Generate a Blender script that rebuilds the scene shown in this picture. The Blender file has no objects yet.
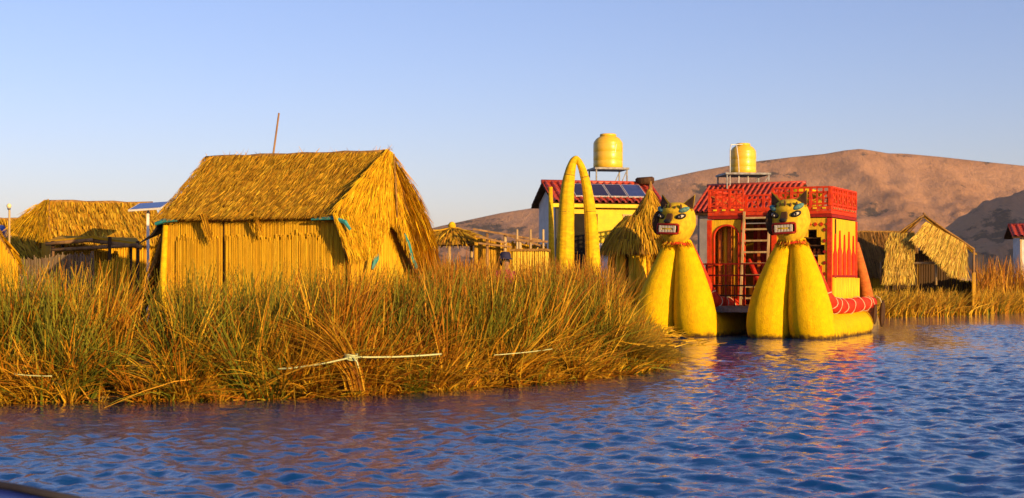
import bpy, math, random
import numpy as np
from mathutils import Vector, Matrix, noise as mnoise

R = math.radians
rng = np.random.default_rng(7)
random.seed(7)
scene = bpy.context.scene
COL = scene.collection

# ------------------------------------------------------------------ camera
F = 1422.0          # focal length in pixels of the 1024 px wide picture (50 mm)
CAMZ = 1.8          # eye height over the water
HY = 280.0          # picture row of the horizon
cam_d = bpy.data.cameras.new('camera')
cam = bpy.data.objects.new('camera', cam_d)
COL.objects.link(cam)
cam.location = (0, 0, CAMZ)
cam.rotation_euler = (R(90), 0, 0)
cam_d.sensor_width = 36.0
cam_d.lens = 36.0 * F / 1024.0
cam_d.shift_y = (HY - 249.0) / 1024.0
cam_d.clip_start = 0.1
cam_d.clip_end = 60000
cam_d.dof.use_dof = True
cam_d.dof.focus_distance = 38
cam_d.dof.aperture_fstop = 4.0
scene.camera = cam

# ------------------------------------------------------------------ sky, sun, exposure
SUN_AZ = 39.0       # degrees right of straight behind the camera
SUN_EL = 10.5
world = bpy.data.worlds.new('World')
scene.world = world
world.use_nodes = True
nt = world.node_tree
bg = nt.nodes['Background']
sky = nt.nodes.new('ShaderNodeTexSky')
sky.sky_type = 'NISHITA'
sky.sun_disc = False
sky.sun_elevation = R(SUN_EL)
sky.sun_rotation = R(180 - SUN_AZ)
sky.altitude = 0
sky.air_density = 1.0
sky.dust_density = 0.7
sky.ozone_density = 3.0
tint = nt.nodes.new('ShaderNodeMix'); tint.data_type = 'RGBA'; tint.blend_type = 'MULTIPLY'
tint.inputs[0].default_value = 1.0
tint.inputs[7].default_value = (1.125, 0.90, 1.07, 1)      # evening air: slightly rosy
nt.links.new(sky.outputs[0], tint.inputs[6])
nt.links.new(tint.outputs[2], bg.inputs[0])
bg.inputs[1].default_value = 0.112
sun_d = bpy.data.lights.new('sun', 'SUN')
sun_d.energy = 4.7
sun_d.color = (1.0, 0.64, 0.25)
sun_d.angle = R(0.5)
sun = bpy.data.objects.new('sun', sun_d)
COL.objects.link(sun)
sdir = Vector((math.sin(R(SUN_AZ)) * math.cos(R(SUN_EL)), -math.cos(R(SUN_AZ)) * math.cos(R(SUN_EL)), math.sin(R(SUN_EL))))
sun.rotation_euler = sdir.to_track_quat('Z', 'Y').to_euler()
sun.location = sdir * 200
vs = scene.view_settings
vs.view_transform = 'Standard'
vs.look = 'None'
vs.exposure = 0.74
vs.gamma = 1.0
vs.use_curve_mapping = False
scene.render.engine = 'CYCLES'
scene.cycles.use_denoising = True
scene.cycles.max_bounces = 6
scene.cycles.transparent_max_bounces = 6
scene.cycles.caustics_reflective = False
scene.cycles.caustics_refractive = False


# ------------------------------------------------------------------ helpers
def at(px, py, d):
    """pixel + distance -> world point"""
    return np.array([(px - 512.0) * d / F, d, CAMZ + (HY - py) * d / F])


def tag(o, label=None, cat=None, group=None, kind=None):
    if label: o['label'] = label
    if cat: o['category'] = cat
    if group: o['group'] = group
    if kind: o['kind'] = kind
    return o


def thing(name, label, cat, loc=(0, 0, 0), rz=0.0, group=None):
    o = bpy.data.objects.new(name, None)
    o.empty_display_size = 0.2
    COL.objects.link(o)
    o.location = [float(v) for v in loc]
    o.rotation_euler = (0, 0, rz)
    return tag(o, label, cat, group)


def link(name, me, parent=None):
    o = bpy.data.objects.new(name, me)
    COL.objects.link(o)
    if parent is not None:
        o.parent = parent
    return o


def mesh_np(name, V, Q, mat, parent=None, cols=None, smooth=False, sharp=None):
    """numpy verts (n,3) and faces (m,k) of one size -> object"""
    V = np.ascontiguousarray(V, dtype=np.float32)
    Q = np.ascontiguousarray(Q, dtype=np.int32)
    k = Q.shape[1]
    me = bpy.data.meshes.new(name)
    me.vertices.add(len(V))
    me.vertices.foreach_set('co', V.ravel())
    me.loops.add(Q.size)
    me.loops.foreach_set('vertex_index', Q.ravel())
    me.polygons.add(len(Q))
    me.polygons.foreach_set('loop_start', np.arange(0, Q.size, k, dtype=np.int32))
    me.polygons.foreach_set('loop_total', np.full(len(Q), k, dtype=np.int32))
    if smooth:
        me.polygons.foreach_set('use_smooth', np.ones(len(Q), dtype=bool))
    if cols is not None:
        a = me.color_attributes.new('Col', 'FLOAT_COLOR', 'POINT')
        c = np.ones((len(V), 4), dtype=np.float32)
        c[:, :3] = cols
        a.data.foreach_set('color', c.ravel())
    me.update(calc_edges=True)
    me.validate()
    me.materials.append(mat)
    return link(name, me, parent)


def unit(v):
    v = np.asarray(v, float)
    return v / (np.linalg.norm(v, axis=-1, keepdims=True) + 1e-12)


class MB:
    """collects shapes for one mesh"""
    def __init__(s):
        s.v, s.f, s.c, s.cur = [], [], [], None

    def add(s, V, Fc, col=None):
        o = len(s.v)
        s.v.extend([tuple(map(float, p)) for p in V])
        s.f.extend([tuple(i + o for i in f) for f in Fc])
        s.c.extend([col or (1, 1, 1)] * len(V))
        return s

    def box(s, c, size, rot=None, col=None, taper=1.0):
        x, y, z = [q / 2 for q in size]
        P = [(-x, -y, -z), (x, -y, -z), (x, y, -z), (-x, y, -z), (-x * taper, -y * taper, z), (x * taper, -y * taper, z), (x * taper, y * taper, z), (-x * taper, y * taper, z)]
        P = [Vector(p) for p in P]
        if rot is not None:
            P = [rot @ p for p in P]
        c = Vector([float(q) for q in c])
        return s.add([p + c for p in P], [(0, 3, 2, 1), (4, 5, 6, 7), (0, 1, 5, 4), (1, 2, 6, 5), (2, 3, 7, 6), (3, 0, 4, 7)], col)

    def bar(s, a, b, w, t=None, col=None):
        """square bar from a to b"""
        a = Vector([float(q) for q in a]); b = Vector([float(q) for q in b])
        d = b - a
        q = d.to_track_quat('Z', 'Y').to_matrix()
        return s.box((a + b) / 2, (w, t or w, d.length), q, col)

    def tube(s, path, radii, n=10, col=None, caps=True, ridge=None):
        path = [Vector([float(q) for q in p]) for p in path]
        if not hasattr(radii, '__len__'):
            radii = [radii] * len(path)
        V, Fc = [], []
        up = Vector((0.13, 0.31, 0.94))
        prev = None
        for i, p in enumerate(path):
            d = (path[min(i + 1, len(path) - 1)] - path[max(i - 1, 0)]).normalized()
            if prev is None:
                a = d.cross(up if abs(d.dot(up)) < 0.95 else Vector((1, 0, 0))).normalized()
            else:
                a = (prev - d * prev.dot(d)).normalized()
            prev = a
            b = d.cross(a)
            for k in range(n):
                t = 2 * math.pi * k / n
                V.append(p + (a * math.cos(t) + b * math.sin(t)) * radii[i] * (ridge[i][k] if ridge is not None else 1.0))
        m = len(path)
        for i in range(m - 1):
            for k in range(n):
                Fc.append((i * n + k, i * n + (k + 1) % n, (i + 1) * n + (k + 1) % n, (i + 1) * n + k))
        if caps:
            Fc.append(tuple(reversed(range(n))))
            Fc.append(tuple(range((m - 1) * n, m * n)))
        return s.add(V, Fc, col)

    def lathe(s, prof, n=24, c=(0, 0, 0), col=None):
        V, Fc = [], []
        for r, z in prof:
            for k in range(n):
                t = 2 * math.pi * k / n
                V.append((c[0] + r * math.cos(t), c[1] + r * math.sin(t), c[2] + z))
        m = len(prof)
        for i in range(m - 1):
            for k in range(n):
                Fc.append((i * n + k, i * n + (k + 1) % n, (i + 1) * n + (k + 1) % n, (i + 1) * n + k))
        if prof[0][0] > 1e-4: Fc.append(tuple(reversed(range(n))))
        if prof[-1][0] > 1e-4: Fc.append(tuple(range((m - 1) * n, m * n)))
        return s.add(V, Fc, col)

    def ball(s, c, r, n=16, m=10, rot=None, col=None):
        r = r if hasattr(r, '__len__') else (r, r, r)
        V, Fc = [], []
        for i in range(m + 1):
            p = math.pi * i / m
            for k in range(n):
                t = 2 * math.pi * k / n
                q = Vector((r[0] * math.sin(p) * math.cos(t), r[1] * math.sin(p) * math.sin(t), -r[2] * math.cos(p)))
                if rot is not None: q = rot @ q
                V.append(q + Vector(c))
        for i in range(m):
            for k in range(n):
                Fc.append((i * n + k, i * n + (k + 1) % n, (i + 1) * n + (k + 1) % n, (i + 1) * n + k))
        return s.add(V, Fc, col)

    def prism(s, poly, off, col=None):
        """polygon of 3D points extruded by the vector off"""
        n = len(poly)
        P = [Vector([float(q) for q in p]) for p in poly]
        o = Vector([float(q) for q in off])
        V = P + [p + o for p in P]
        Fc = [tuple(range(n)), tuple(reversed(range(n, 2 * n)))] + [(i, i + n, (i + 1) % n + n, (i + 1) % n) for i in range(n)]
        return s.add(V, Fc, col)

    def build(s, name, mat, parent=None, smooth=False, bevel=0.0):
        me = bpy.data.meshes.new(name)
        me.from_pydata(s.v, [], s.f)
        a = me.color_attributes.new('Col', 'FLOAT_COLOR', 'POINT')
        c = np.ones((len(s.v), 4), dtype=np.float32)
        c[:, :3] = np.array(s.c, dtype=np.float32)
        a.data.foreach_set('color', c.ravel())
        me.validate()
        import bmesh
        bm = bmesh.new(); bm.from_mesh(me)
        bmesh.ops.recalc_face_normals(bm, faces=bm.faces)
        bm.to_mesh(me); bm.free()
        if smooth:
            me.polygons.foreach_set('use_smooth', np.ones(len(me.polygons), dtype=bool))
        me.materials.append(mat)
        o = link(name, me, parent)
        if bevel:
            m = o.modifiers.new('bevel', 'BEVEL'); m.width = bevel; m.segments = 2; m.limit_method = 'ANGLE'
        return o


# ------------------------------------------------------------------ materials
def new_mat(name):
    m = bpy.data.materials.new(name)
    m.use_nodes = True
    t = m.node_tree
    return m, t, t.nodes['Principled BSDF']


def mix(t, a, b, fac, mode='MIX'):
    n = t.nodes.new('ShaderNodeMix'); n.data_type = 'RGBA'; n.blend_type = mode
    for s, v in ((n.inputs[6], a), (n.inputs[7], b), (n.inputs[0], fac)):
        if hasattr(v, 'links') or isinstance(v, bpy.types.NodeSocket): t.links.new(v, s)
        elif hasattr(v, '__len__'): s.default_value = (*v[:3], 1)
        else: s.default_value = v
    return n.outputs[2]


def noise_tex(t, scale, stretch=(1, 1, 1), detail=4, rough=0.55, coords='Object', rot=(0, 0, 0)):
    tc = t.nodes.new('ShaderNodeTexCoord')
    mp = t.nodes.new('ShaderNodeMapping')
    mp.inputs['Scale'].default_value = stretch
    mp.inputs['Rotation'].default_value = rot
    n = t.nodes.new('ShaderNodeTexNoise')
    n.inputs['Scale'].default_value = scale
    n.inputs['Detail'].default_value = detail
    n.inputs['Roughness'].default_value = rough
    t.links.new(tc.outputs[coords], mp.inputs[0])
    t.links.new(mp.outputs[0], n.inputs[0])
    return n.outputs[0]


def ramp(t, fac, stops):
    r = t.nodes.new('ShaderNodeValToRGB')
    e = r.color_ramp.elements
    while len(e) < len(stops): e.new(0.5)
    for i, (p, c) in enumerate(stops):
        e[i].position = p
        e[i].color = (*c, 1) if len(c) == 3 else c
    t.links.new(fac, r.inputs[0])
    return r.outputs[0]


def bump(t, b, h, strength=0.3, dist=0.02, normal=None):
    n = t.nodes.new('ShaderNodeBump')
    n.inputs['Strength'].default_value = strength
    n.inputs['Distance'].default_value = dist
    t.links.new(h, n.inputs['Height'])
    if normal is not None: t.links.new(normal, n.inputs['Normal'])
    t.links.new(n.outputs[0], b.inputs['Normal'])
    return n.outputs[0]


def m_plain(name, c1, c2=None, rough=0.7, scale=6, stretch=(1, 1, 1), bs=0.25, bd=0.01, attr=False, metal=0.0, spec=0.15, lo=0.35, hi=0.65, wear=None):
    m, t, b = new_mat(name)
    c2 = c2 or tuple(q * 0.72 for q in c1)
    n = noise_tex(t, scale, stretch)
    col = ramp(t, n, [(lo, c2), (hi, c1)])
    if wear:
        n2 = noise_tex(t, scale * 2.7, (1, 1, 1), 6)
        col = mix(t, col, wear, ramp(t, n2, [(0.58, (0, 0, 0)), (0.7, (0.7, 0.7, 0.7))]))
    if attr:
        a = t.nodes.new('ShaderNodeAttribute'); a.attribute_name = 'Col'
        col = mix(t, col, a.outputs['Color'], 1.0, 'MULTIPLY')
    t.links.new(col, b.inputs['Base Color'])
    b.inputs['Roughness'].default_value = rough
    b.inputs['Metallic'].default_value = metal
    b.inputs['Specular IOR Level'].default_value = spec
    if bs: bump(t, b, n, bs, bd)
    return m


def m_blade(name, transl=0.3, rough=0.6):
    """colour from the blade's own colour attribute, some light through it"""
    m, t, b = new_mat(name)
    a = t.nodes.new('ShaderNodeAttribute'); a.attribute_name = 'Col'
    t.links.new(a.outputs['Color'], b.inputs['Base Color'])
    b.inputs['Roughness'].default_value = rough
    b.inputs['Specular IOR Level'].default_value = 0.1
    if transl:
        tr = t.nodes.new('ShaderNodeBsdfTranslucent')
        t.links.new(a.outputs['Color'], tr.inputs[0])
        mx = t.nodes.new('ShaderNodeMixShader'); mx.inputs[0].default_value = transl
        t.links.new(b.outputs[0], mx.inputs[1]); t.links.new(tr.outputs[0], mx.inputs[2])
        t.links.new(mx.outputs[0], t.nodes['Material Output'].inputs[0])
    return m


def m_bundle(name, c1, c2, ring=9.0):
    """bound totora roll: fine stems wrapped, faint binding"""
    m, t, b = new_mat(name)
    n = noise_tex(t, 5, (1, 1, 1), 5)
    n2 = noise_tex(t, 55, (1, 1, 0.25), 3)
    col = ramp(t, n, [(0.3, c2), (0.62, c1)])
    col = mix(t, col, tuple(q * 0.62 for q in c2), ramp(t, n2, [(0.55, (0, 0, 0)), (0.78, (0.75, 0.75, 0.75))]))
    # wet dark stain at the waterline
    tc = t.nodes.new('ShaderNodeTexCoord'); sx = t.nodes.new('ShaderNodeSeparateXYZ')
    t.links.new(tc.outputs['Object'], sx.inputs[0])
    ma = t.nodes.new('ShaderNodeMath'); ma.operation = 'MULTIPLY_ADD'; ma.inputs[1].default_value = 0.35; 
    t.links.new(n, ma.inputs[0]); t.links.new(sx.outputs[2], ma.inputs[2])
    col = mix(t, col, (0.09, 0.05, 0.012), ramp(t, ma.outputs[0], [(0.20, (1, 1, 1)), (0.34, (0, 0, 0))]))
    t.links.new(col, b.inputs['Base Color'])
    b.inputs['Roughness'].default_value = 0.7
    b.inputs['Specular IOR Level'].default_value = 0.08
    h = mix(t, n, n2, 0.75)
    bump(t, b, h, 0.8, 0.045)
    return m


M = {}
M['blade'] = m_blade('reed_blade', 0.18)
M['straw'] = m_blade('straw_strand', 0.12, 0.7)
M['stem'] = m_plain('reed_stem', (1, 1, 1), (0.78, 0.74, 0.66), 0.6, 30, (1, 1, 0.12), 0.2, 0.004, attr=True)
M['thatch_base'] = m_plain('thatch_base', (0.36, 0.2, 0.05), (0.16, 0.085, 0.02), 0.9, 14, (1, 1, 1), 0.6, 0.03)
M['backing'] = m_plain('straw_backing', (0.5, 0.28, 0.01), (0.36, 0.19, 0.008), 0.85, 9, (1, 1, 0.2), 0.3, 0.01)
M['mat'] = m_plain('island_mat', (0.33, 0.22, 0.07), (0.13, 0.09, 0.03), 0.9, 3, (1, 1, 1), 0.8, 0.05)
M['roll'] = m_bundle('bound_reed_roll', (0.80, 0.50, 0.003), (0.68, 0.39, 0.003))
M['roll_plain'] = m_plain('reed_column', (0.70, 0.47, 0.006), (0.52, 0.31, 0.006), 0.7, 5, (1, 1, 2.5), 0.4, 0.03)
M['head'] = m_plain('figurehead_reed', (0.66, 0.45, 0.022), (0.5, 0.31, 0.016), 0.75, 9, (1, 1, 0.6), 0.4, 0.02)
M['red'] = m_plain('red_paint', (0.66, 0.055, 0.01), (0.44, 0.03, 0.01), 0.6, 5, bs=0.25, wear=(0.42, 0.13, 0.05))
M['red_cloth'] = m_plain('red_cloth', (0.66, 0.05, 0.015), (0.42, 0.02, 0.01), 0.8, 5, bs=0.6, bd=0.05)
M['red_dark'] = m_plain('dark_red_paint', (0.33, 0.02, 0.012), (0.2, 0.015, 0.01), 0.55, 7)
M['yellow_wall'] = m_plain('yellow_reed_wall', (0.78, 0.5, 0.02), (0.58, 0.34, 0.015), 0.7, 26, (1, 1, 0.06), 0.5, 0.01)
M['yellow_paint'] = m_plain('yellow_paint', (0.80, 0.55, 0.02), (0.68, 0.44, 0.02), 0.55, 4)
M['orange'] = m_plain('orange_roll', (0.58, 0.17, 0.03), (0.4, 0.1, 0.02), 0.65, 6, (1, 1, 2), 0.3, 0.02)
M['tile'] = m_plain('red_roof_sheet', (0.45, 0.065, 0.03), (0.3, 0.035, 0.022), 0.45, 5, bs=0.1, spec=0.45, wear=(0.3, 0.1, 0.06))
M['white_wall'] = m_plain('white_plaster', (0.68, 0.66, 0.62), (0.55, 0.53, 0.5), 0.75, 3)
M['shade_wall'] = m_plain('shade_painted_wall', (0.36, 0.33, 0.33), (0.27, 0.25, 0.25), 0.8, 3)  # white wall with its shade put into the grey
M['wood'] = m_plain('weathered_wood', (0.34, 0.2, 0.085), (0.17, 0.09, 0.035), 0.75, 8, (1, 1, 0.15), 0.4, 0.01)
M['wood_dark'] = m_plain('dark_wood', (0.09, 0.045, 0.02), (0.04, 0.02, 0.01), 0.75, 8, (1, 1, 0.2), 0.3, 0.01)
M['wood_pale'] = m_plain('pale_wood', (0.55, 0.4, 0.2), (0.36, 0.24, 0.1), 0.7, 8, (1, 1, 0.15), 0.3, 0.01)
M['dark'] = m_plain('dark_interior', (0.02, 0.017, 0.014), None, 0.9, 4)
M['black'] = m_plain('black_paint', (0.02, 0.02, 0.022), None, 0.5, 6)
M['white'] = m_plain('white_paint', (0.8, 0.79, 0.76), (0.7, 0.69, 0.66), 0.5, 6)
M['teal'] = m_plain('teal_tarp', (0.04, 0.28, 0.28), (0.02, 0.16, 0.17), 0.55, 7, bs=0.5, bd=0.03)
M['teal_paint'] = m_plain('faded_teal_paint', (0.10, 0.27, 0.26), (0.05, 0.14, 0.14), 0.7, 14, wear=(0.5, 0.33, 0.05))
M['bone'] = m_plain('bone_white', (0.62, 0.57, 0.46), (0.46, 0.4, 0.3), 0.6, 18)
M['tank'] = m_plain('tank_plastic', (0.78, 0.5, 0.035), (0.7, 0.43, 0.03), 0.32, 3, bs=0.05, spec=0.5)
M['steel'] = m_plain('painted_steel', (0.2, 0.21, 0.24), (0.12, 0.11, 0.11), 0.5, 9, metal=0.3)
M['pvc'] = m_plain('pvc_pipe', (0.72, 0.7, 0.66), None, 0.45, 5)
M['rope'] = m_plain('pale_rope', (0.55, 0.6, 0.3), (0.4, 0.44, 0.2), 0.85, 40, bs=0.5, bd=0.004)
M['rope_cream'] = m_plain('cream_rope', (0.7, 0.6, 0.4), (0.5, 0.4, 0.22), 0.85, 40, bs=0.5, bd=0.004)
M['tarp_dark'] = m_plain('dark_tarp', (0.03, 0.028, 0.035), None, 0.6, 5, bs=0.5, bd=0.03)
M['tarp_blue'] = m_plain('blue_tarp', (0.07, 0.13, 0.42), (0.05, 0.09, 0.3), 0.5, 5, bs=0.5, bd=0.03)
M['alu'] = m_plain('aluminium_frame', (0.75, 0.75, 0.76), None, 0.35, 6, metal=0.5)
M['lamp_glass'] = m_plain('lamp_globe', (0.8, 0.7, 0.4), None, 0.3, 6)
M['skin'] = m_plain('skin', (0.32, 0.17, 0.1), None, 0.6, 6)
M['pink_cloth'] = m_plain('magenta_cloth', (0.5, 0.04, 0.12), (0.3, 0.02, 0.08), 0.8, 6)
M['navy_cloth'] = m_plain('navy_cloth', (0.03, 0.03, 0.07), None, 0.8, 6)
M['boat_blue'] = m_plain('blue_boat_paint', (0.03, 0.06, 0.32), (0.02, 0.04, 0.2), 0.35, 4)


def m_cell(name, c1, c2):
    m, t, b = new_mat(name)
    n = noise_tex(t, 3, detail=2)
    t.links.new(ramp(t, n, [(0.3, c1), (0.7, c2)]), b.inputs['Base Color'])
    b.inputs['Roughness'].default_value = 0.12
    b.inputs['Coat Weight'].default_value = 0.6
    return m


M['cell_blue'] = m_cell('blue_solar_cells', (0.03, 0.05, 0.17), (0.05, 0.07, 0.22))
M['cell_dark'] = m_cell('dark_solar_cells', (0.02, 0.015, 0.035), (0.035, 0.025, 0.05))


# ------------------------------------------------------------------ strands
def strands(P, D, L, bend, W, seg, cb, ct, hint=None, tipw=0.25):
    P = np.asarray(P, float); N = len(P)
    D = unit(D)
    t = np.linspace(0, 1, seg + 1)
    L = np.broadcast_to(np.asarray(L, float), (N,))
    W = np.broadcast_to(np.asarray(W, float), (N,))
    pts = P[:, None, :] + D[:, None, :] * (L[:, None] * t)[:, :, None] + bend[:, None, :] * (t ** 2)[None, :, None]
    if hint is None:
        hint = rng.normal(size=(N, 3)); hint[:, 2] *= 0.2
    side = unit(np.cross(D, hint))
    w = W[:, None] * (1 - (1 - tipw) * t[None, :] ** 2) * 0.5
    off = side[:, None, :] * w[:, :, None]
    V = np.stack([pts - off, pts + off], axis=2).reshape(-1, 3)
    k = 2 * (seg + 1)
    base = (np.arange(N) * k)[:, None] + (np.arange(seg) * 2)[None, :]
    Q = np.stack([base, base + 1, base + 3, base + 2], axis=-1).reshape(-1, 4)
    c = cb[:, None, :] * (1 - t)[None, :, None] + ct[:, None, :] * t[None, :, None]
    C = np.repeat(c[:, :, None, :], 2, axis=2).reshape(-1, 3)
    return V, Q, C


def pick(cols, probs, N, jit=0.22):
    cols = np.array(cols)
    i = rng.choice(len(cols), N, p=np.array(probs) / sum(probs))
    return np.clip(cols[i] * (1 + rng.normal(size=(N, 1)) * jit) * (1 + rng.normal(size=(N, 3)) * jit * 0.25), 0.004, 0.9)


STRAW = [(0.56, 0.32, 0.018), (0.48, 0.255, 0.014), (0.66, 0.40, 0.03), (0.32, 0.155, 0.01)]
STRAW_B = [(0.66, 0.385, 0.010), (0.58, 0.325, 0.009), (0.72, 0.44, 0.018), (0.42, 0.21, 0.008)]


def thatch(parent, TL, TR, BL, BR, courses, dens=70, pal=STRAW, thick=0.13, tail=0.14, name='thatch_course', slab='roof_slab', bulge=0.0, width=0.014, mess=0.10):
    """a thatched panel: a solid slab carrying overlapping courses of straw (each course a part)"""
    TL, TR, BL, BR = [np.asarray(p, float) for p in (TL, TR, BL, BR)]
    nrm = unit(np.cross(BL - TL, TR - TL) + np.cross(BR - TL, TR - TL) * 0.0)

    def S(u, v):
        u = np.asarray(u, float)[..., None]; v = np.asarray(v, float)[..., None]
        p = TL * (1 - u) * (1 - v) + TR * u * (1 - v) + BL * (1 - u) * v + BR * u * v
        return p + nrm * bulge * 4 * v * (1 - v) * (np.clip(u, 0, 1) ** 0.7 if bulge > 0.2 else 1.0)
    nu, nv = 9, 7
    ins = min(0.2, 0.035 / max(np.linalg.norm(BR - BL), 0.1))
    uu, vv = np.meshgrid(np.linspace(ins, 1 - ins, nu), np.linspace(0, 0.965, nv))
    thick = thick * 0.5
    top = S(uu.ravel(), vv.ravel())
    top = top + nrm * (rng.normal(size=(len(top), 1)) * 0.012)
    bot = top - nrm * thick
    V = np.vstack([top, bot]); n = nu * nv
    Fq = []
    for j in range(nv - 1):
        for i in range(nu - 1):
            a = j * nu + i
            Fq.append((a, a + nu, a + nu + 1, a + 1)); Fq.append((a + n, a + 1 + n, a + nu + 1 + n, a + nu + n))
    for i in range(nu - 1):
        Fq.append((i, i + 1, i + 1 + n, i + n)); a = (nv - 1) * nu + i; Fq.append((a, a + n, a + 1 + n, a + 1))
    for j in range(nv - 1):
        a = j * nu; Fq.append((a, a + n, a + nu + n, a + nu)); a = j * nu + nu - 1; Fq.append((a, a + nu, a + nu + n, a + n))
    mesh_np(slab, V, np.array(Fq), M['thatch_base'], parent)
    slope = (np.linalg.norm(BL - TL) + np.linalg.norm(BR - TR)) / 2
    cl = slope / courses
    for k in range(courses):
        v0 = k / courses
        wid = np.linalg.norm(S(1.0, v0) - S(0.0, v0)) * 0.5 + np.linalg.norm(S(1.0, (k + 1) / courses) - S(0.0, (k + 1) / courses)) * 0.5
        N = max(14, int(dens * wid))
        u = rng.uniform(-0.01, 1.01, N); v = v0 + rng.uniform(-0.3, 0.18, N) / courses
        v = np.clip(v, 0, 1)
        P = S(u, v) + nrm * (0.015 + 0.045 * rng.random((N, 1)))
        D = unit(S(u, np.clip(v + 0.1, 0, 1.1)) - S(u, v))
        side = unit(np.cross(nrm, D))
        D = unit(D + side * rng.normal(size=(N, 1)) * mess + nrm * (0.05 + np.abs(rng.normal(size=(N, 1))) * 0.05))
        vend = v + 1.55 / courses
        Ls = cl * rng.uniform(0.95, 1.4, N)
        Lmax = (1 - v) * slope + tail * rng.uniform(0.4, 1.3, N)
        Ls = np.minimum(Ls, Lmax)
        bend = np.zeros((N, 3)); bend[:, 2] -= 0.03 * rng.random(N)
        bend += side * rng.normal(size=(N, 1)) * 0.03
        cb = pick(pal, [4, 3, 2, 1.3], N); ct = cb * rng.uniform(0.75, 1.2, (N, 1))
        Vs, Qs, Cs = strands(P, D, Ls, bend, rng.uniform(0.6, 1.5, N) * width, 2, cb, ct, hint=nrm + rng.normal(size=(N, 3)) * 0.35)
        mesh_np(name, Vs, Qs, M['straw'], parent, Cs)


def stems(parent, A, B, z0, zt, name='reed_mat', r=0.016, gap=0.03, pal=STRAW_B, probs=(4, 3, 2, 0.15), jit=0.03, nrm=None, back=True, n=5):
    """a mat of upright reed stems along the line A-B, top height zt(u)"""
    A = np.asarray(A, float); B = np.asarray(B, float)
    Lw = np.linalg.norm(B - A); N = int(Lw / gap)
    u = (np.arange(N) + rng.uniform(0.2, 0.8, N)) / N
    P = A[None] * (1 - u)[:, None] + B[None] * u[:, None]
    d = (B - A) / Lw; nr = np.array([d[1], -d[0]])
    P = P + nr * rng.normal(size=(N, 1)) * 0.0012
    cols = pick(pal, probs, N, 0.05)
    b = MB()
    for i in range(N):
        z1 = zt(u[i]) + rng.normal() * jit
        z1 = max(z1, z0 + 0.05)
        lx, ly = rng.normal(size=2) * 0.003
        rr = r * rng.uniform(0.9, 1.1)
        b.tube([(P[i, 0], P[i, 1], z0), (P[i, 0] + lx, P[i, 1] + ly, z1)], [rr, rr * 0.8], n, tuple(cols[i]), caps=False)
    o = b.build(name, M['stem'], parent, smooth=True)
    if back:
        q = MB()
        pts = [(A[0], A[1], z0), (B[0], B[1], z0)] + [(A[0] * (1 - s) + B[0] * s, A[1] * (1 - s) + B[1] * s, zt(s) - 0.04) for s in np.linspace(1, 0, 9)]
        q.prism([(p[0] - nr[0] * 0.012, p[1] - nr[1] * 0.012, p[2]) for p in pts], (-nr[0] * 0.03, -nr[1] * 0.03, 0))
        q.build('wall_backing', M['backing'], parent)
    return o


# ------------------------------------------------------------------ water
def axis(dense0, dense1, step, lo, hi, grow=1.18, tail=0.0):
    c = [dense0]
    while c[-1] < dense1: c.append(c[-1] + step * (1 + tail * (c[-1] - dense0)))
    s = c[-1] - c[-2]
    while c[-1] < hi: s *= grow; c.append(c[-1] + s)
    s = step
    f = [dense0]
    while f[-1] > lo: s *= grow; f.append(f[-1] - s)
    return np.array(sorted(set(f[1:] + c)))


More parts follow.
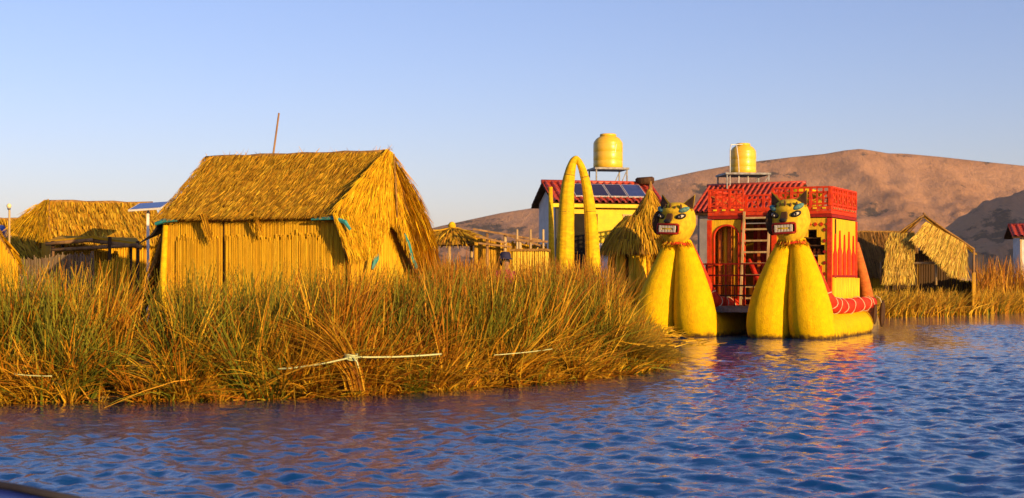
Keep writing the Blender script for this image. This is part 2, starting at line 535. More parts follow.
def make_water():
    xs = axis(-13, 22, 0.05, -30000, 30000, 1.22)
    ys = axis(10.8, 56, 0.04, -400, 45000, 1.22, tail=0.045)
    X, Y = np.meshgrid(xs, ys)
    Z = np.zeros_like(X)
    sx = np.gradient(xs)[None, :]; sy = np.gradient(ys)[:, None]
    r = np.random.default_rng(3)
    wind = R(205)
    # calm lee along the reed bank and round the moored boat, ruffled further out
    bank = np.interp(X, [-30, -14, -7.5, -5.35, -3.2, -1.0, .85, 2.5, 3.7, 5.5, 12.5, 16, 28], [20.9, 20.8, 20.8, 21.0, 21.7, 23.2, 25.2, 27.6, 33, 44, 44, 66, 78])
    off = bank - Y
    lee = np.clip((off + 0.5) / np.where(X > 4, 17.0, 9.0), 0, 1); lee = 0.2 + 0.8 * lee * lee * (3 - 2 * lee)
    bank_refl = np.clip(1 - (off + 0.2) / 2.6, 0, 1) * (X < 4.2) * (off > -3)  # mask for the reed reflection painted along the bank
    for i in range(130):
        lam = 0.13 * (0.95 / 0.13) ** (r.random() ** 1.2)
        th = wind + r.normal() * 0.85
        k = 2 * math.pi / lam
        amp = 0.0056 * lam ** 0.95 * r.uniform(0.5, 1.3)
        fade = np.clip(1.9 - 3.2 * sx / lam, 0, 1) * np.clip(1.9 - 3.2 * sy / lam, 0, 1)
        ph = k * (X * math.cos(th) + Y * math.sin(th)) + r.uniform(0, 6.28)
        # slow groups so that rough and smooth patches alternate
        g = 0.62 + 0.6 * np.sin(X * r.normal() * 0.35 + Y * r.normal() * 0.22 + r.uniform(0, 6.28))
        s = np.sin(ph)
        Z += amp * fade * g * lee * (s + 0.25 * np.cos(2 * ph))
    ny, nx = X.shape
    V = np.stack([X, Y, Z], -1).reshape(-1, 3)
    a = (np.arange(ny - 1)[:, None] * nx + np.arange(nx - 1)[None, :]).ravel()
    Q = np.stack([a, a + 1, a + nx + 1, a + nx], -1)
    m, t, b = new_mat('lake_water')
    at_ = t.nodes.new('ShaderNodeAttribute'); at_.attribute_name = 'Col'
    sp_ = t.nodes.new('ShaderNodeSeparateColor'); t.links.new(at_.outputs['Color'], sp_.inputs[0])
    # open water is deep blue, brown reed reflection is painted in along the bank
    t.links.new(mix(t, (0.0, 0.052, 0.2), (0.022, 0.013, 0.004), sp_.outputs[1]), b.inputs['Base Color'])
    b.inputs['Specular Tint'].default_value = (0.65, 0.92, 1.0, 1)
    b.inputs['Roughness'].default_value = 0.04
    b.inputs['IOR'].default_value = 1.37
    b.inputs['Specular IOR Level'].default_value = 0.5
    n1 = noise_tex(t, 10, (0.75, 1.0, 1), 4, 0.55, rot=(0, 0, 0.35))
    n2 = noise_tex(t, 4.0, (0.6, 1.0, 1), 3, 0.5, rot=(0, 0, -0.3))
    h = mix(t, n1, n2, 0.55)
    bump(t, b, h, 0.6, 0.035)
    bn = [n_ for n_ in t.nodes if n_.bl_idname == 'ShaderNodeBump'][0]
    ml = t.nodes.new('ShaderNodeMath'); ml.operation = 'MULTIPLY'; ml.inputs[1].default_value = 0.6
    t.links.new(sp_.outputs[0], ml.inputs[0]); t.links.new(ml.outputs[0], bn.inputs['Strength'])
    o = mesh_np('water', V, Q, m, smooth=True, cols=np.stack([lee, bank_refl, bank_refl], -1).reshape(-1, 3))
    return tag(o, kind='structure', label='blue rippled lake water with golden reflections')


make_water()


# ------------------------------------------------------------------ mountains
PROF = [(-700, 279), (100, 277), (250, 270), (340, 252), (400, 236), (440, 225.5), (470, 219), (500, 212.5), (535, 207), (570, 200), (600, 193.5), (640, 183.5), (665, 177.5), (700, 170), (745, 162), (790, 156.5), (825, 153), (845, 149.5), (860, 148), (874, 150), (888, 152.5), (905, 152.8), (940, 156), (985, 161), (1024, 165), (1100, 178), (1250, 200), (1500, 230), (1900, 260)]
pp = np.array(PROF)


def fbm(X, Y, s, oc=5, seed=0.0):
    out = np.zeros(X.shape)
    f = out.ravel(); x = X.ravel(); y = Y.ravel()
    for i in range(len(f)):
        f[i] = mnoise.fractal((x[i] * s + seed, y[i] * s - seed, seed * 0.37), 0.9, 2.1, oc)
    return out


def make_mountain():
    nx, ny = 520, 230
    px = np.linspace(-300, 1500, nx)
    dd = np.linspace(1700, 5200, ny)
    PX, DD = np.meshgrid(px, dd)
    X = (PX - 512) * DD / F; Y = DD
    CR = 4000.0
    H = (HY - np.interp(PX, pp[:, 0], pp[:, 1])) * CR / F
    # smooth profile
    s = np.clip((DD - 2950) / (CR - 2950), 0, 1)
    rise = s ** 1.1 * (0.85 + 0.15 * s)
    fall = np.clip((DD - CR) / 1500, 0, 1)
    Z = H * np.where(DD <= CR, rise, 1 - 0.75 * fall ** 1.3)
    n = fbm(X, Y, 0.0016, 5, 3.3)
    gul = np.abs(fbm(X, Y * 0.35, 0.0024, 4, 9.1))
    env = np.clip(s * (1 - s) * 4, 0, 1)
    Z += env * (n * 18 - gul * 40) * np.clip(H / 150, 0, 1)
    # spur in front on the right: crest rises to the right
    A = np.interp(PX, [845, 885, 915, 940, 962, 985, 1024, 1100, 1250, 1450], [0, 25, 62, 102, 138, 165, 176, 190, 130, 20])
    rid = np.abs(fbm(X, Y, 0.006, 5, 21.0)); rid2 = fbm(X, Y, 0.011, 4, 4.0)
    sf = np.clip((DD - 2300) / 480, 0, 1); sb = np.clip((3150 - DD) / 370, 0, 1)
    prof = np.minimum(sf ** 1.15, sb)
    sp = A * prof * (1.0 + 0.0 * rid) + np.minimum(A, 60) / 60 * np.clip(prof * (1.25 - prof) * 4, 0, 1) * (rid2 * 14 - rid * 26)
    Z = np.maximum(Z, 0) + np.maximum(sp, 0)
    Z += env * (fbm(X, Y, 0.008, 5, 13.0) * 13 - np.abs(fbm(X, Y * 0.4, 0.005, 4, 1.7)) * 26) * np.clip(H / 120, 0, 1)
    # gully on the far left flank
    gl = np.exp(-(((PX - 505) - (3900 - DD) * -0.02) / 60) ** 2) * env * 16
    Z -= gl
    Z += -3 * (DD < 1900)
    V = np.stack([X, Y, Z + 0.5 - 6 * (DD < 1760)], -1).reshape(-1, 3)
    a = (np.arange(ny - 1)[:, None] * nx + np.arange(nx - 1)[None, :]).ravel()
    Q = np.stack([a, a + 1, a + nx + 1, a + nx], -1)
    m, t, b = new_mat('dry_hillside')
    n1 = noise_tex(t, 0.004, (1, 1, 1), 8, 0.66)
    n2 = noise_tex(t, 0.022, (1, 0.5, 1), 8, 0.7)
    c = ramp(t, n1, [(0.32, (0.24, 0.128, 0.07)), (0.5, (0.375, 0.205, 0.112)), (0.68, (0.46, 0.26, 0.145))])
    c = mix(t, c, (0.2, 0.115, 0.07), ramp(t, n2, [(0.5, (0, 0, 0)), (0.72, (0.7, 0.7, 0.7))]))
    # dark scrub in patches; the thick low band also paints in hill shade
    n3 = noise_tex(t, 0.0085, (1, 0.6, 1.4), 7, 0.68)
    geo = t.nodes.new('ShaderNodeNewGeometry'); sz = t.nodes.new('ShaderNodeSeparateXYZ')
    t.links.new(geo.outputs['Position'], sz.inputs[0])
    mr = t.nodes.new('ShaderNodeMapRange'); mr.inputs[1].default_value = 40; mr.inputs[2].default_value = 190; mr.inputs[3].default_value = 0.10; mr.inputs[4].default_value = -0.04
    t.links.new(sz.outputs[2], mr.inputs[0])
    ad = t.nodes.new('ShaderNodeMath'); ad.operation = 'ADD'
    t.links.new(n3, ad.inputs[0]); t.links.new(mr.outputs[0], ad.inputs[1])
    c = mix(t, c, (0.045, 0.04, 0.035), ramp(t, ad.outputs[0], [(0.555, (0, 0, 0)), (0.6, (0.88, 0.88, 0.88))]))
    t.links.new(c, b.inputs['Base Color'])
    b.inputs['Roughness'].default_value = 0.95
    b.inputs['Specular IOR Level'].default_value = 0.05
    bump(t, b, n2, 0.9, 12.0)
    return tag(mesh_np('mountain', V, Q, m, smooth=True), kind='structure', label='long bare brown mountain beyond the lake'), m


mountain, hill_mat = make_mountain()


def make_side_hill():
    """unseen hill right of the view, placed so its evening shadow falls across the spur"""
    nx, ny = 60, 60
    cx, cy = 1943.0, 1835.0
    x = np.linspace(-1000, 1300, nx); y = np.linspace(-1200, 1200, ny)
    X, Y = np.meshgrid(x, y)
    n = fbm(X, Y, 0.002, 4, 5.5)
    la = X * 0.777 + Y * 0.629; ra = X * 0.629 - Y * 0.777
    Z = 495 * np.exp(-(la / 600) ** 2 - (ra / 430) ** 2) * (1 + 0.12 * n) - 6
    V = np.stack([X + cx, Y + cy, Z], -1).reshape(-1, 3)
    a = (np.arange(ny - 1)[:, None] * nx + np.arange(nx - 1)[None, :]).ravel()
    Q = np.stack([a, a + 1, a + nx + 1, a + nx], -1)
    return tag(mesh_np('side_hill', V, Q, hill_mat, smooth=True), kind='structure', label='unseen bare brown hill placed to shadow the spur')


make_side_hill()


# ------------------------------------------------------------------ floating islands
GZ = 0.55
ISL_A = [(-34, 21.7), (-14, 21.6), (-7.5, 21.5), (-5.3, 21.8), (-3.2, 22.5), (-1, 24.1), (.85, 26.1), (2.0, 28.5), (2.6, 32), (3.0, 36), (3.2, 40), (3.1, 44), (3.3, 46.2), (5.1, 48.8), (6.6, 53.2), (7.2, 54.0), (9.5, 53.6), (13.2, 53.3), (14.6, 57), (15.5, 80), (-34, 80)]
ISL_B = [(14.8, 64.6), (17.0, 68.2), (21.7, 72.1), (27.6, 78.6), (47.5, 92.6), (60, 140), (16, 140)]


def island(name, poly, label):
    b = MB()
    n = len(poly)
    cx = sum(p[0] for p in poly) / n; cy = sum(p[1] for p in poly) / n
    out = []
    for x, y in poly:
        d = unit(np.array([x - cx, y - cy])); out.append((x + d[0] * 0.25, y + d[1] * 0.25))
    V = [(x, y, -0.6) for x, y in out] + [(x, y, 0.12) for x, y in out] + [(x, y, GZ) for x, y in poly]
    Fc = []
    for l in (0, 1):
        for i in range(n):
            j = (i + 1) % n
            Fc.append((l * n + i, l * n + j, (l + 1) * n + j, (l + 1) * n + i))
    Fc.append(tuple(range(2 * n, 3 * n)))
    b.add(V, Fc)
    return tag(b.build(name, M['mat']), kind='structure', label=label)


island('reed_island_ground', ISL_A, 'matted totora ground of the large floating island')
island('far_reed_island_ground', ISL_B, 'matted totora ground of the far right island')


# ------------------------------------------------------------------ reed beds
FRONT = np.array([(-30, 20.9), (-14, 20.8), (-7.5, 20.8), (-5.35, 21.0), (-3.2, 21.7), (-1.0, 23.2), (.85, 25.2), (2.5, 27.6), (3.55, 31.0), (3.75, 33.0)])
GREEN = [(0.06, 0.10, 0.012), (0.12, 0.15, 0.015), (0.24, 0.22, 0.02)]
GOLD = [(0.46, 0.235, 0.012), (0.37, 0.14, 0.008), (0.62, 0.36, 0.025), (0.15, 0.05, 0.006)]


def front_y(x):
    return np.interp(x, FRONT[:, 0], FRONT[:, 1])


def end_fall(x, y):
    """the bed gets lower towards its right end"""
    return np.interp(x - 0.07 * (y - 30), [0.8, 1.6, 2.0, 2.3, 2.6, 2.9, 3.2, 3.5], [1, 1, 0.88, 0.72, 0.54, 0.38, 0.25, 0.12])


def tufts(n, xr, dep, hgt, per, lean, spread, bendm, wid, mode, away=0.0, zb=0.0, seg=5):
    """n clumps of blades fanning out of one root; mode weights green, gold, orange-brown clumps"""
    cx = rng.uniform(xr[0], xr[1], n); dp = rng.uniform(dep[0], dep[1], n)
    cy = front_y(cx) + dp
    gap = np.exp(-((cx + 5.75 - (cy - 21) * 0.02) / 0.38) ** 2) * (dp < 3.4)
    den = np.array([mnoise.noise((u * 0.85, v * 0.8, 2.0)) for u, v in zip(cx, cy)])
    keep = (rng.random(n) > gap) & (den > -0.42 + rng.normal(size=n) * 0.1)
    cx, cy, dp, den = cx[keep], cy[keep], dp[keep], den[keep]; n = len(cx)
    cnt = np.maximum(6, (per * rng.uniform(0.4, 1.6, n)).astype(int))
    i = np.repeat(np.arange(n), cnt); N = len(i)
    th_ = hgt[0] + (hgt[1] - hgt[0]) * rng.random(n) + 0.28 * den
    tl = rng.normal(size=(n, 2)) * lean; tl[:, 0] += 0.05; tl[:, 1] -= away
    # colour by clump, drifting over the bed
    g = np.array([mnoise.noise((u * 0.55 + 3, v * 0.7, 31.0)) for u, v in zip(cx, cy)])
    w = np.array(mode)[None, :] * np.column_stack([np.exp(2.2 * g), np.ones(n), np.exp(-2.0 * g)]); w /= w.sum(1, keepdims=True)
    kind = (rng.random(n)[:, None] > np.cumsum(w, 1)[:, :2]).sum(1)[i]
    kind = np.where(rng.random(N) < 0.25, rng.integers(0, 3, N), kind)
    cb = np.empty((N, 3)); ct = np.empty((N, 3))
    for k, (pal, pr, tip) in enumerate(((GREEN, [3, 3, 2], (0.30, 0.24, 0.02)), (GOLD, [4, 2, 4, 0.5], (0.6, 0.34, 0.022)), (GOLD, [1, 4, 0.5, 3], (0.38, 0.14, 0.008)))):
        q = kind == k; m = int(q.sum())
        if m:
            cb[q] = pick(pal, pr, m); ct[q] = cb[q] * 0.5 + np.array(tip) * 0.5 * rng.uniform(0.5, 1.3, (m, 1))
    rad = rng.normal(size=(N, 2))
    L = np.clip(th_[i] * rng.uniform(0.55, 1.12, N), 0.12, 2.0)
    x = cx[i] + rad[:, 0] * 0.06; y = cy[i] + rad[:, 1] * 0.06
    L = L * end_fall(x, y)
    D = np.column_stack([tl[i] + rad * spread, np.ones(N)])
    bd = (np.abs(rng.normal(size=N)) * bendm + 0.02) * L
    out = unit(tl[i] + rad * 0.35 + rng.normal(size=(N, 2)) * 0.1)
    bend = np.column_stack([out * bd[:, None], -0.55 * bd])
    # a few stalks are snapped over
    sn = rng.random(N) < 0.05
    bend[sn, 2] -= L[sn] * rng.uniform(0.4, 0.8, int(sn.sum())); bend[sn, :2] += rng.normal(size=(int(sn.sum()), 2)) * 0.5
    P = np.column_stack([x, y, zb + np.clip(dp[i], 0, 1.2) * 0.25 - 0.06])
    return strands(P, D, L, bend, rng.uniform(0.6, 1.45, N) * wid, seg, cb, ct)


def join(parts):
    Vs, Qs, Cs, o = [], [], [], 0
    for V, Q, C in parts:
        Vs.append(V); Qs.append(Q + o); Cs.append(C); o += len(V)
    return np.vstack(Vs), np.vstack(Qs), np.vstack(Cs)


U = lambda a, b: (lambda n: rng.uniform(a, b, n))
ALLC = GREEN + GOLD
XR = (-13.5, 3.7)
parts = [
    tufts(1050, XR, (0.5, 4.6), (1.25, 2.12), 23, 0.10, 0.07, 0.18, 0.022, (3.9, 1.6, 2.0)),      # tall standing reeds
    tufts(420, XR, (0.15, 2.6), (0.9, 1.5), 26, 0.26, 0.15, 0.5, 0.022, (2.0, 2.0, 2.0)),      # arching tangle
    tufts(380, XR, (0.0, 0.8), (0.45, 1.1), 27, 0.16, 0.18, 0.5, 0.024, (1.2, 3.0, 1.0), away=0.22),   # fringe hanging to the water
    tufts(150, XR, (-0.1, 0.25), (0.2, 0.5), 22, 0.3, 0.4, 0.6, 0.022, (0.5, 2.0, 2.0), away=0.3),
    tufts(60, XR, (0.2, 2.5), (0.8, 1.35), 12, 0.7, 0.25, 0.6, 0.024, (0.4, 2.0, 1.5)),         # dead stalks lying across
]
# short dense lean-over grass round the right end of the bed
V, Q, C = join(parts)
tag(mesh_np('reed_bed', V, Q, M['blade'], None, C), 'dense golden and green totora reeds along the near shore', 'reeds', kind='stuff')

# end tuft mound by the left figurehead
N = 6500
ang = rng.uniform(0, 6.28, N); rad = np.sqrt(rng.random(N))
x = 2.2 + np.cos(ang) * rad * 1.15; y = 29.8 + np.sin(ang) * rad * 2.4
hh = 1.5 * end_fall(x, y) * rng.uniform(0.6, 1.15, N)
D = np.stack([0.28 * np.cos(ang) * rad + 0.25, 0.2 * np.sin(ang) * rad - 0.2 + rng.normal(size=N) * 0.1, np.ones(N)], -1) + rng.normal(size=(N, 3)) * 0.16
bd = hh * rng.uniform(0.2, 0.75, N)
bend = np.stack([bd * 0.5, -bd * 0.35 + rng.normal(size=N) * 0.1, -bd * 0.75], -1)
cb = pick(ALLC, [1.5, 2.5, 3, 4, 2, 4, 1], N); ct = cb * 0.5 + np.array((0.55, 0.36, 0.05)) * 0.5
V, Q, C = strands(np.stack([x, y, np.full(N, 0.15)], -1), D, hh, bend, rng.uniform(0.011, 0.022, N), 5, cb, ct)
tag(mesh_np('drooping_grass', V, Q, M['blade'], None, C), 'mound of drooping yellow green grass beside the left puma prow', 'grass', kind='stuff')


# reeds behind, between hut, shelter, arch and stall
def far_reeds(name, label, pts, hgt, wid, pal, probs, tip, lean=0.13, bendm=0.2, zb=0.35):
    N = len(pts)
    L = hgt * rng.uniform(0.6, 1.25, N) * (1 + 0.2 * np.array([mnoise.noise((p[0] * 0.8, p[1] * 0.8, 1.0)) for p in pts]))
    D = np.concatenate([rng.normal(size=(N, 2)) * lean, np.ones((N, 1))], 1)
    bd = rng.normal(size=(N, 2)) * bendm * L[:, None]
    bend = np.stack([bd[:, 0], bd[:, 1], -np.abs(bd[:, 0]) * 0.5], -1)
    cb = pick(pal, probs, N); ct = cb * 0.5 + np.array(tip) * 0.5 * rng.uniform(0.6, 1.3, (N, 1))
    V, Q, C = strands(np.column_stack([pts, np.full(N, zb)]), D, L, bend, rng.uniform(0.6, 1.4, N) * wid, 4, cb, ct)
    return tag(mesh_np(name, V, Q, M['blade'], None, C), label, 'reeds', kind='stuff')


N = 7500
x = rng.uniform(-1.6, 2.2, N); y = 25.8 + (x + 1.6) * 1.0 + rng.uniform(0, 7.0, N)
pts = np.column_stack([x, y])
pts = pts[~((x > -0.42) & (x < 0.1) & (y > 26.5))]      # gap cut in the reeds so the person shows
far_reeds('inner_reeds', 'orange brown reeds growing between the hut and the reed arch', pts, 1.62, 0.024, ALLC, [1, 2, 1.5, 3, 4, 1.5, 3], (0.42, 0.17, 0.025))


N = 3600
pts = np.column_stack([rng.uniform(-1.75, -0.42, N), rng.uniform(29.5, 34.5, N)])
far_reeds('brown_reeds', 'dense dry brown reeds between the big hut and the yellow stall', pts, 1.62, 0.026, GOLD + GREEN, [1.5, 4, 0.6, 4, 1.5, 1, 1], (0.34, 0.13, 0.02))


# right-hand far shore
def shore_b(t):
    a = np.array([(15.6, 65.6), (17.3, 67.4), (22, 71.2), (28, 77.7), (36, 83)]); s = t * (len(a) - 1); i = np.clip(s.astype(int), 0, len(a) - 2)
    return a[i] + (a[i + 1] - a[i]) * (s - i)[:, None]


N = 9000
e = shore_b(rng.random(N)); nb = np.array([-0.62, 0.78])
dp = rng.uniform(-0.2, 1.5, N)
pts = e + nb * dp[:, None]
far_reeds('far_shore_reeds', 'golden reeds drooping over the far right shore', pts, 1.3, 0.045, GOLD + GREEN, [5, 3, 5, 1, 1, 1, 2], (0.62, 0.38, 0.05), 0.3, 0.35, -0.03)
N = 5000
e = shore_b(rng.uniform(0.28, 1, N)); pts = e + nb * rng.uniform(1.5, 9, N)[:, None] + np.array([[1.5, 0]]) * 0
pts = pts[(pts[:, 0] / pts[:, 1] > 0.328)]
far_reeds('far_meadow_reeds', 'tall brown orange reeds behind the far right shore', pts, 2.35, 0.045, GOLD, [3, 4, 2, 3], (0.45, 0.18, 0.03), 0.12, 0.2, 0.45)
N = 2500
e = shore_b(rng.uniform(0.0, 0.4, N)); pts = e + nb * rng.uniform(1.5, 4, N)[:, None]
far_reeds('far_stubble', 'pale cut reed stubble in front of the ruined hut', pts, 0.8, 0.045, STRAW_B, [3, 3, 3, 1], (0.6, 0.38, 0.05), 0.35, 0.35, 0.5)

# straw litter on the trodden ground
N = 5000
pts = np.column_stack([rng.uniform(-14, 4, N), rng.uniform(26, 56, N)])
D = rng.normal(size=(N, 3)); D[:, 2] = np.abs(D[:, 2]) * 0.15
cb = pick(STRAW, [3, 3, 3, 1], N)
V, Q, C = strands(np.column_stack([pts, np.full(N, GZ + 0.02)]), D, rng.uniform(0.2, 0.5, N), np.zeros((N, 3)), 0.02, 1, cb, cb)
tag(mesh_np('straw_litter', V, Q, M['straw'], None, C), 'loose cut straw strewn over the island ground', 'straw', kind='stuff')


# ------------------------------------------------------------------ ropes and the tied bundle in the reeds
def rope(name, label, pts, r, mat='rope'):
    b = MB(); b.tube(pts, r, 6)
    return tag(b.build(name, M[mat], None, smooth=True), label, 'rope', 'pale ropes strung along the reeds')


def seg_pts(a, b, sag, n=10):
    a = np.array(a); b = np.array(b)
    return [a + (b - a) * t - np.array([0, 0, sag * 4 * t * (1 - t)]) for t in np.linspace(0, 1, n)]


rope('mooring_rope', 'pale green rope running to the tied reed bundle below the hut', seg_pts(at(278, 369, 21.45), at(352, 357, 21.62), 0.03) + seg_pts(at(353, 357, 21.62), at(441, 354, 22.7), 0.02)[1:], 0.014)
rope('mooring_rope', 'short pale rope showing in the reeds at the left edge', seg_pts(at(14, 374, 20.5), at(52, 376, 20.5), 0.01), 0.008)
rope('mooring_rope', 'thin pale rope in the reeds below the reed arch', seg_pts(at(494, 355, 23.2), at(552, 349, 23.9), 0.01), 0.008)


def tied_bundle():
    kx = at(355, 357, 21.75)
    t = thing('tied_reed_bundle', 'fan of reeds knotted into a bundle with pale rope', 'reed bundle', (kx[0], kx[1], 0))
    N = 170
    P = np.column_stack([rng.normal(size=N) * 0.07, rng.normal(size=N) * 0.05 + 0.05, np.full(N, 0.1)])
    D = np.column_stack([-0.12 + rng.normal(size=N) * 0.05, 0.02 * rng.normal(size=N), np.ones(N)])
    L = rng.uniform(1.1, 1.85, N)
    bend = np.column_stack([-rng.uniform(0.2, 1.4, N) * 1.1, rng.normal(size=N) * 0.22, -rng.uniform(0.2, 0.95, N)])
    cb = pick(GOLD, [3, 2, 3, 1], N); ct = cb * 0.7
    V, Q, C = strands(P, D, L, bend, 0.018, 6, cb, ct)
    o = mesh_np('stalks', V, Q, M['blade'], t, C); o['kind'] = 'stuff'
    b = MB()
    zk = kx[2]
    for k in range(4):
        b.tube([(0.10 * math.cos(a) - 0.06, -0.02 + 0.10 * math.sin(a), zk - 0.04 + k * 0.025 + 0.01 * math.sin(a * 2)) for a in np.linspace(0, 6.28, 14)], 0.011, 5)
    b.tube([(-0.02, -0.13, zk), (0.05, -0.16, zk - 0.07), (0.07, -0.15, zk - 0.16)], 0.012, 5)
    b.build('knot', M['rope'], t, smooth=True)


tied_bundle()


# ------------------------------------------------------------------ the big hut
def big_hut():
    th = R(19)
    Lr = 4.07
    cr = at(388, 152, 28.0)
    ax = np.array([math.cos(th), -math.sin(th)])
    c = cr[:2] - ax * Lr / 2
    t = thing('reed_hut', 'large golden totora hut with long thatched roof and open gable end', 'hut', (c[0], c[1], GZ), -th)
    zr, ze = 4.30 - GZ, 2.95 - GZ
    hx = Lr / 2; hw = 1.8
    e = 0.06
    roof_f = thing_part = bpy.data.objects.new('roof_slope', None); COL.objects.link(roof_f); roof_f.parent = t
    thatch(roof_f, (-hx, 0, zr), (hx, 0, zr), (-hx - e, -hw, ze), (hx - 0.2, -hw, ze), 12, dens=330, thick=0.14, bulge=-0.035, width=0.013, mess=0.07)
    roof_b = bpy.data.objects.new('roof_slope', None); COL.objects.link(roof_b); roof_b.parent = t
    thatch(roof_b, (hx, 0, zr), (-hx, 0, zr), (hx + e, hw, ze), (-hx - e, hw, ze), 5, dens=50, thick=0.14, width=0.03)
    # ridge roll of straw
    b = MB(); b.tube([(x, 0.02 * math.sin(x * 3), zr + 0.015 + 0.012 * math.sin(x * 7)) for x in np.linspace(-hx - 0.02, hx + 0.02, 14)], 0.055, 8)
    b.build('ridge_roll', M['thatch_base'], t, smooth=True)
    # gable flaps of thatch, right end (bright, upright courses)
    xf = hx + 0.02
    fl = bpy.data.objects.new('gable_flap', None); COL.objects.link(fl); fl.parent = t
    A0 = (hx - 0.03, -0.05, zr + 0.05); A1 = (xf + 0.06, 0.0, zr - 0.02); E0 = (hx - 0.30, -hw - 0.1, ze + 0.08); S0 = (xf + 0.14, -0.05, 2.98 - GZ)
    thatch(fl, A0, A1, E0, (xf + 0.16, -0.45, 2.86 - GZ), 6, dens=300, pal=STRAW_B, thick=0.10, width=0.014, bulge=0.05, mess=0.09)
    thatch(fl, A1, A1, (xf + 0.16, -0.5, 2.80 - GZ), S0, 5, dens=300, pal=STRAW_B, thick=0.08, width=0.014, mess=0.09)
    thatch(fl, E0, (xf + 0.15, -0.45, 2.92 - GZ), (hx + 0.02, -hw - 0.06, 2.14 - GZ), (xf + 0.2, -0.95, 2.32 - GZ), 4, dens=300, pal=STRAW_B, thick=0.09, width=0.014, mess=0.09)
    fl2 = bpy.data.objects.new('gable_flap', None); COL.objects.link(fl2); fl2.parent = t
    thatch(fl2, (xf + 0.0, 0.03, zr + 0.0), (xf - 0.05, 0.1, zr + 0.02), (xf + 0.1, 0.95, 1.98 - GZ), (xf + 0.28, hw + 0.1, 1.7 - GZ), 8, dens=300, pal=STRAW_B[:2] + STRAW[:2], thick=0.13, width=0.014, bulge=0.27, mess=0.09)
    # upper triangle between seam and back flap
    fl3 = bpy.data.objects.new('gable_flap', None); COL.objects.link(fl3); fl3.parent = t
    thatch(fl3, (xf + 0.01, 0.0, zr - 0.05), (xf + 0.01, 0.06, zr - 0.05), (xf + 0.07, 0.0, 3.0 - GZ), (xf + 0.1, 1.0, 2.0 - GZ), 5, dens=150, pal=STRAW_B, thick=0.08, width=0.024, mess=0.2)
    b = MB(); b.tube([(xf + 0.1, 0.0, zr - 0.02), (xf + 0.16, -0.01, 3.5 - GZ), (xf + 0.17, 0.0, 3.03 - GZ)], 0.022, 6)
    b.build('seam_cord', M['thatch_base'], t, smooth=True)
    # a few stray straws at the ridge end
    Ns = 60
    P = np.column_stack([rng.uniform(-hx, hx, Ns), rng.normal(size=Ns) * 0.03, np.full(Ns, zr + 0.05)])
    P[:12, 0] = hx + rng.normal(size=12) * 0.05
    D = np.column_stack([rng.normal(size=(Ns, 2)) * 0.7, np.ones(Ns)]); cb = pick(STRAW, [3, 3, 2, 1], Ns)
    V, Q, C = strands(P, D, rng.uniform(0.05, 0.17, Ns), np.zeros((Ns, 3)), 0.014, 1, cb, cb)
    mesh_np('stray_straw', V, Q, M['straw'], t, C)['kind'] = 'stuff'
    # walls
    wy = -hw + 0.22; wx = hx - 0.06
    zt = lambda u: ze + 0.06
    xs_ = -0.72
    stems(t, (-wx, wy - 0.015), (xs_ - 0.02, wy - 0.005), -0.05, zt, name='front_mat', gap=0.0165, r=0.0135, jit=0.02)['kind'] = 'stuff'
    stems(t, (xs_ + 0.025, wy), (wx - 0.12, wy), -0.05, zt, name='front_mat', gap=0.0165, r=0.0135, jit=0.02)['kind'] = 'stuff'
    # rougher outer skirt mat with ragged top over the lower wall
    stems(t, (-wx + 0.22, wy - 0.045), (xs_ - 0.05, wy - 0.05), -0.05, lambda u: ze - 0.36 + 0.03 * math.sin(u * 9), name='skirt_mat', gap=0.0165, r=0.011, jit=0.05, back=False, pal=STRAW_B)['kind'] = 'stuff'
    stems(t, (xs_ + 0.08, wy - 0.05), (wx - 0.35, wy - 0.045), -0.05, lambda u: ze - 0.33 + 0.03 * math.sin(u * 11), name='skirt_mat', gap=0.0165, r=0.011, jit=0.05, back=False, pal=STRAW_B)['kind'] = 'stuff'
    stems(t, (wx, hw - 0.2), (-wx, hw - 0.2), -0.05, zt, name='back_mat', gap=0.06, r=0.032)['kind'] = 'stuff'
    gz = lambda u: ze + (zr - ze - 0.12) * (1 - abs(2 * u - 1)) + 0.0
    stems(t, (hx - 0.1, -hw + 0.26), (hx - 0.1, hw - 0.26), -0.05, gz, name='gable_mat', gap=0.03, r=0.017)['kind'] = 'stuff'
    stems(t, (-hx + 0.1, hw - 0.26), (-hx + 0.1, -hw + 0.26), -0.05, gz, name='gable_mat', gap=0.05, r=0.028)['kind'] = 'stuff'
    # corner bundle on the left, post at the middle seam
    b = MB(); b.tube([(-wx - 0.03, wy - 0.04, -0.05), (-wx - 0.05, wy - 0.07, 1.3), (-wx + 0.0, wy - 0.04, ze + 0.02)], [0.075, 0.07, 0.05], 10)
    b.build('corner_bundle', M['roll_plain'], t, smooth=True)
    b = MB(); b.tube([(xs_, wy + 0.02, -0.05), (xs_ + 0.01, wy + 0.02, ze)], 0.025, 8); b.build('wall_post', M['wood_dark'], t, smooth=True)
    # hanging twisted straw tufts below the eave
    for xx, ln in ((-1.05, 0.62), (0.08, 0.5)):
        Ns = 46
        P = np.column_stack([xx + rng.normal(size=Ns) * 0.03, np.full(Ns, -hw + 0.0) + rng.normal(size=Ns) * 0.02, np.full(Ns, ze + 0.12)])
        D = np.column_stack([0.28 + rng.normal(size=Ns) * 0.07, 0.1 + rng.normal(size=Ns) * 0.05, -np.ones(Ns)])
        cb = pick(STRAW, [3, 3, 2, 2], Ns)
        V, Q, C = strands(P, D, rng.uniform(0.6, 1.05, Ns) * ln, np.zeros((Ns, 3)), 0.018, 2, cb, cb)
        mesh_np('straw_tassel', V, Q, M['straw'], t, C)['kind'] = 'stuff'
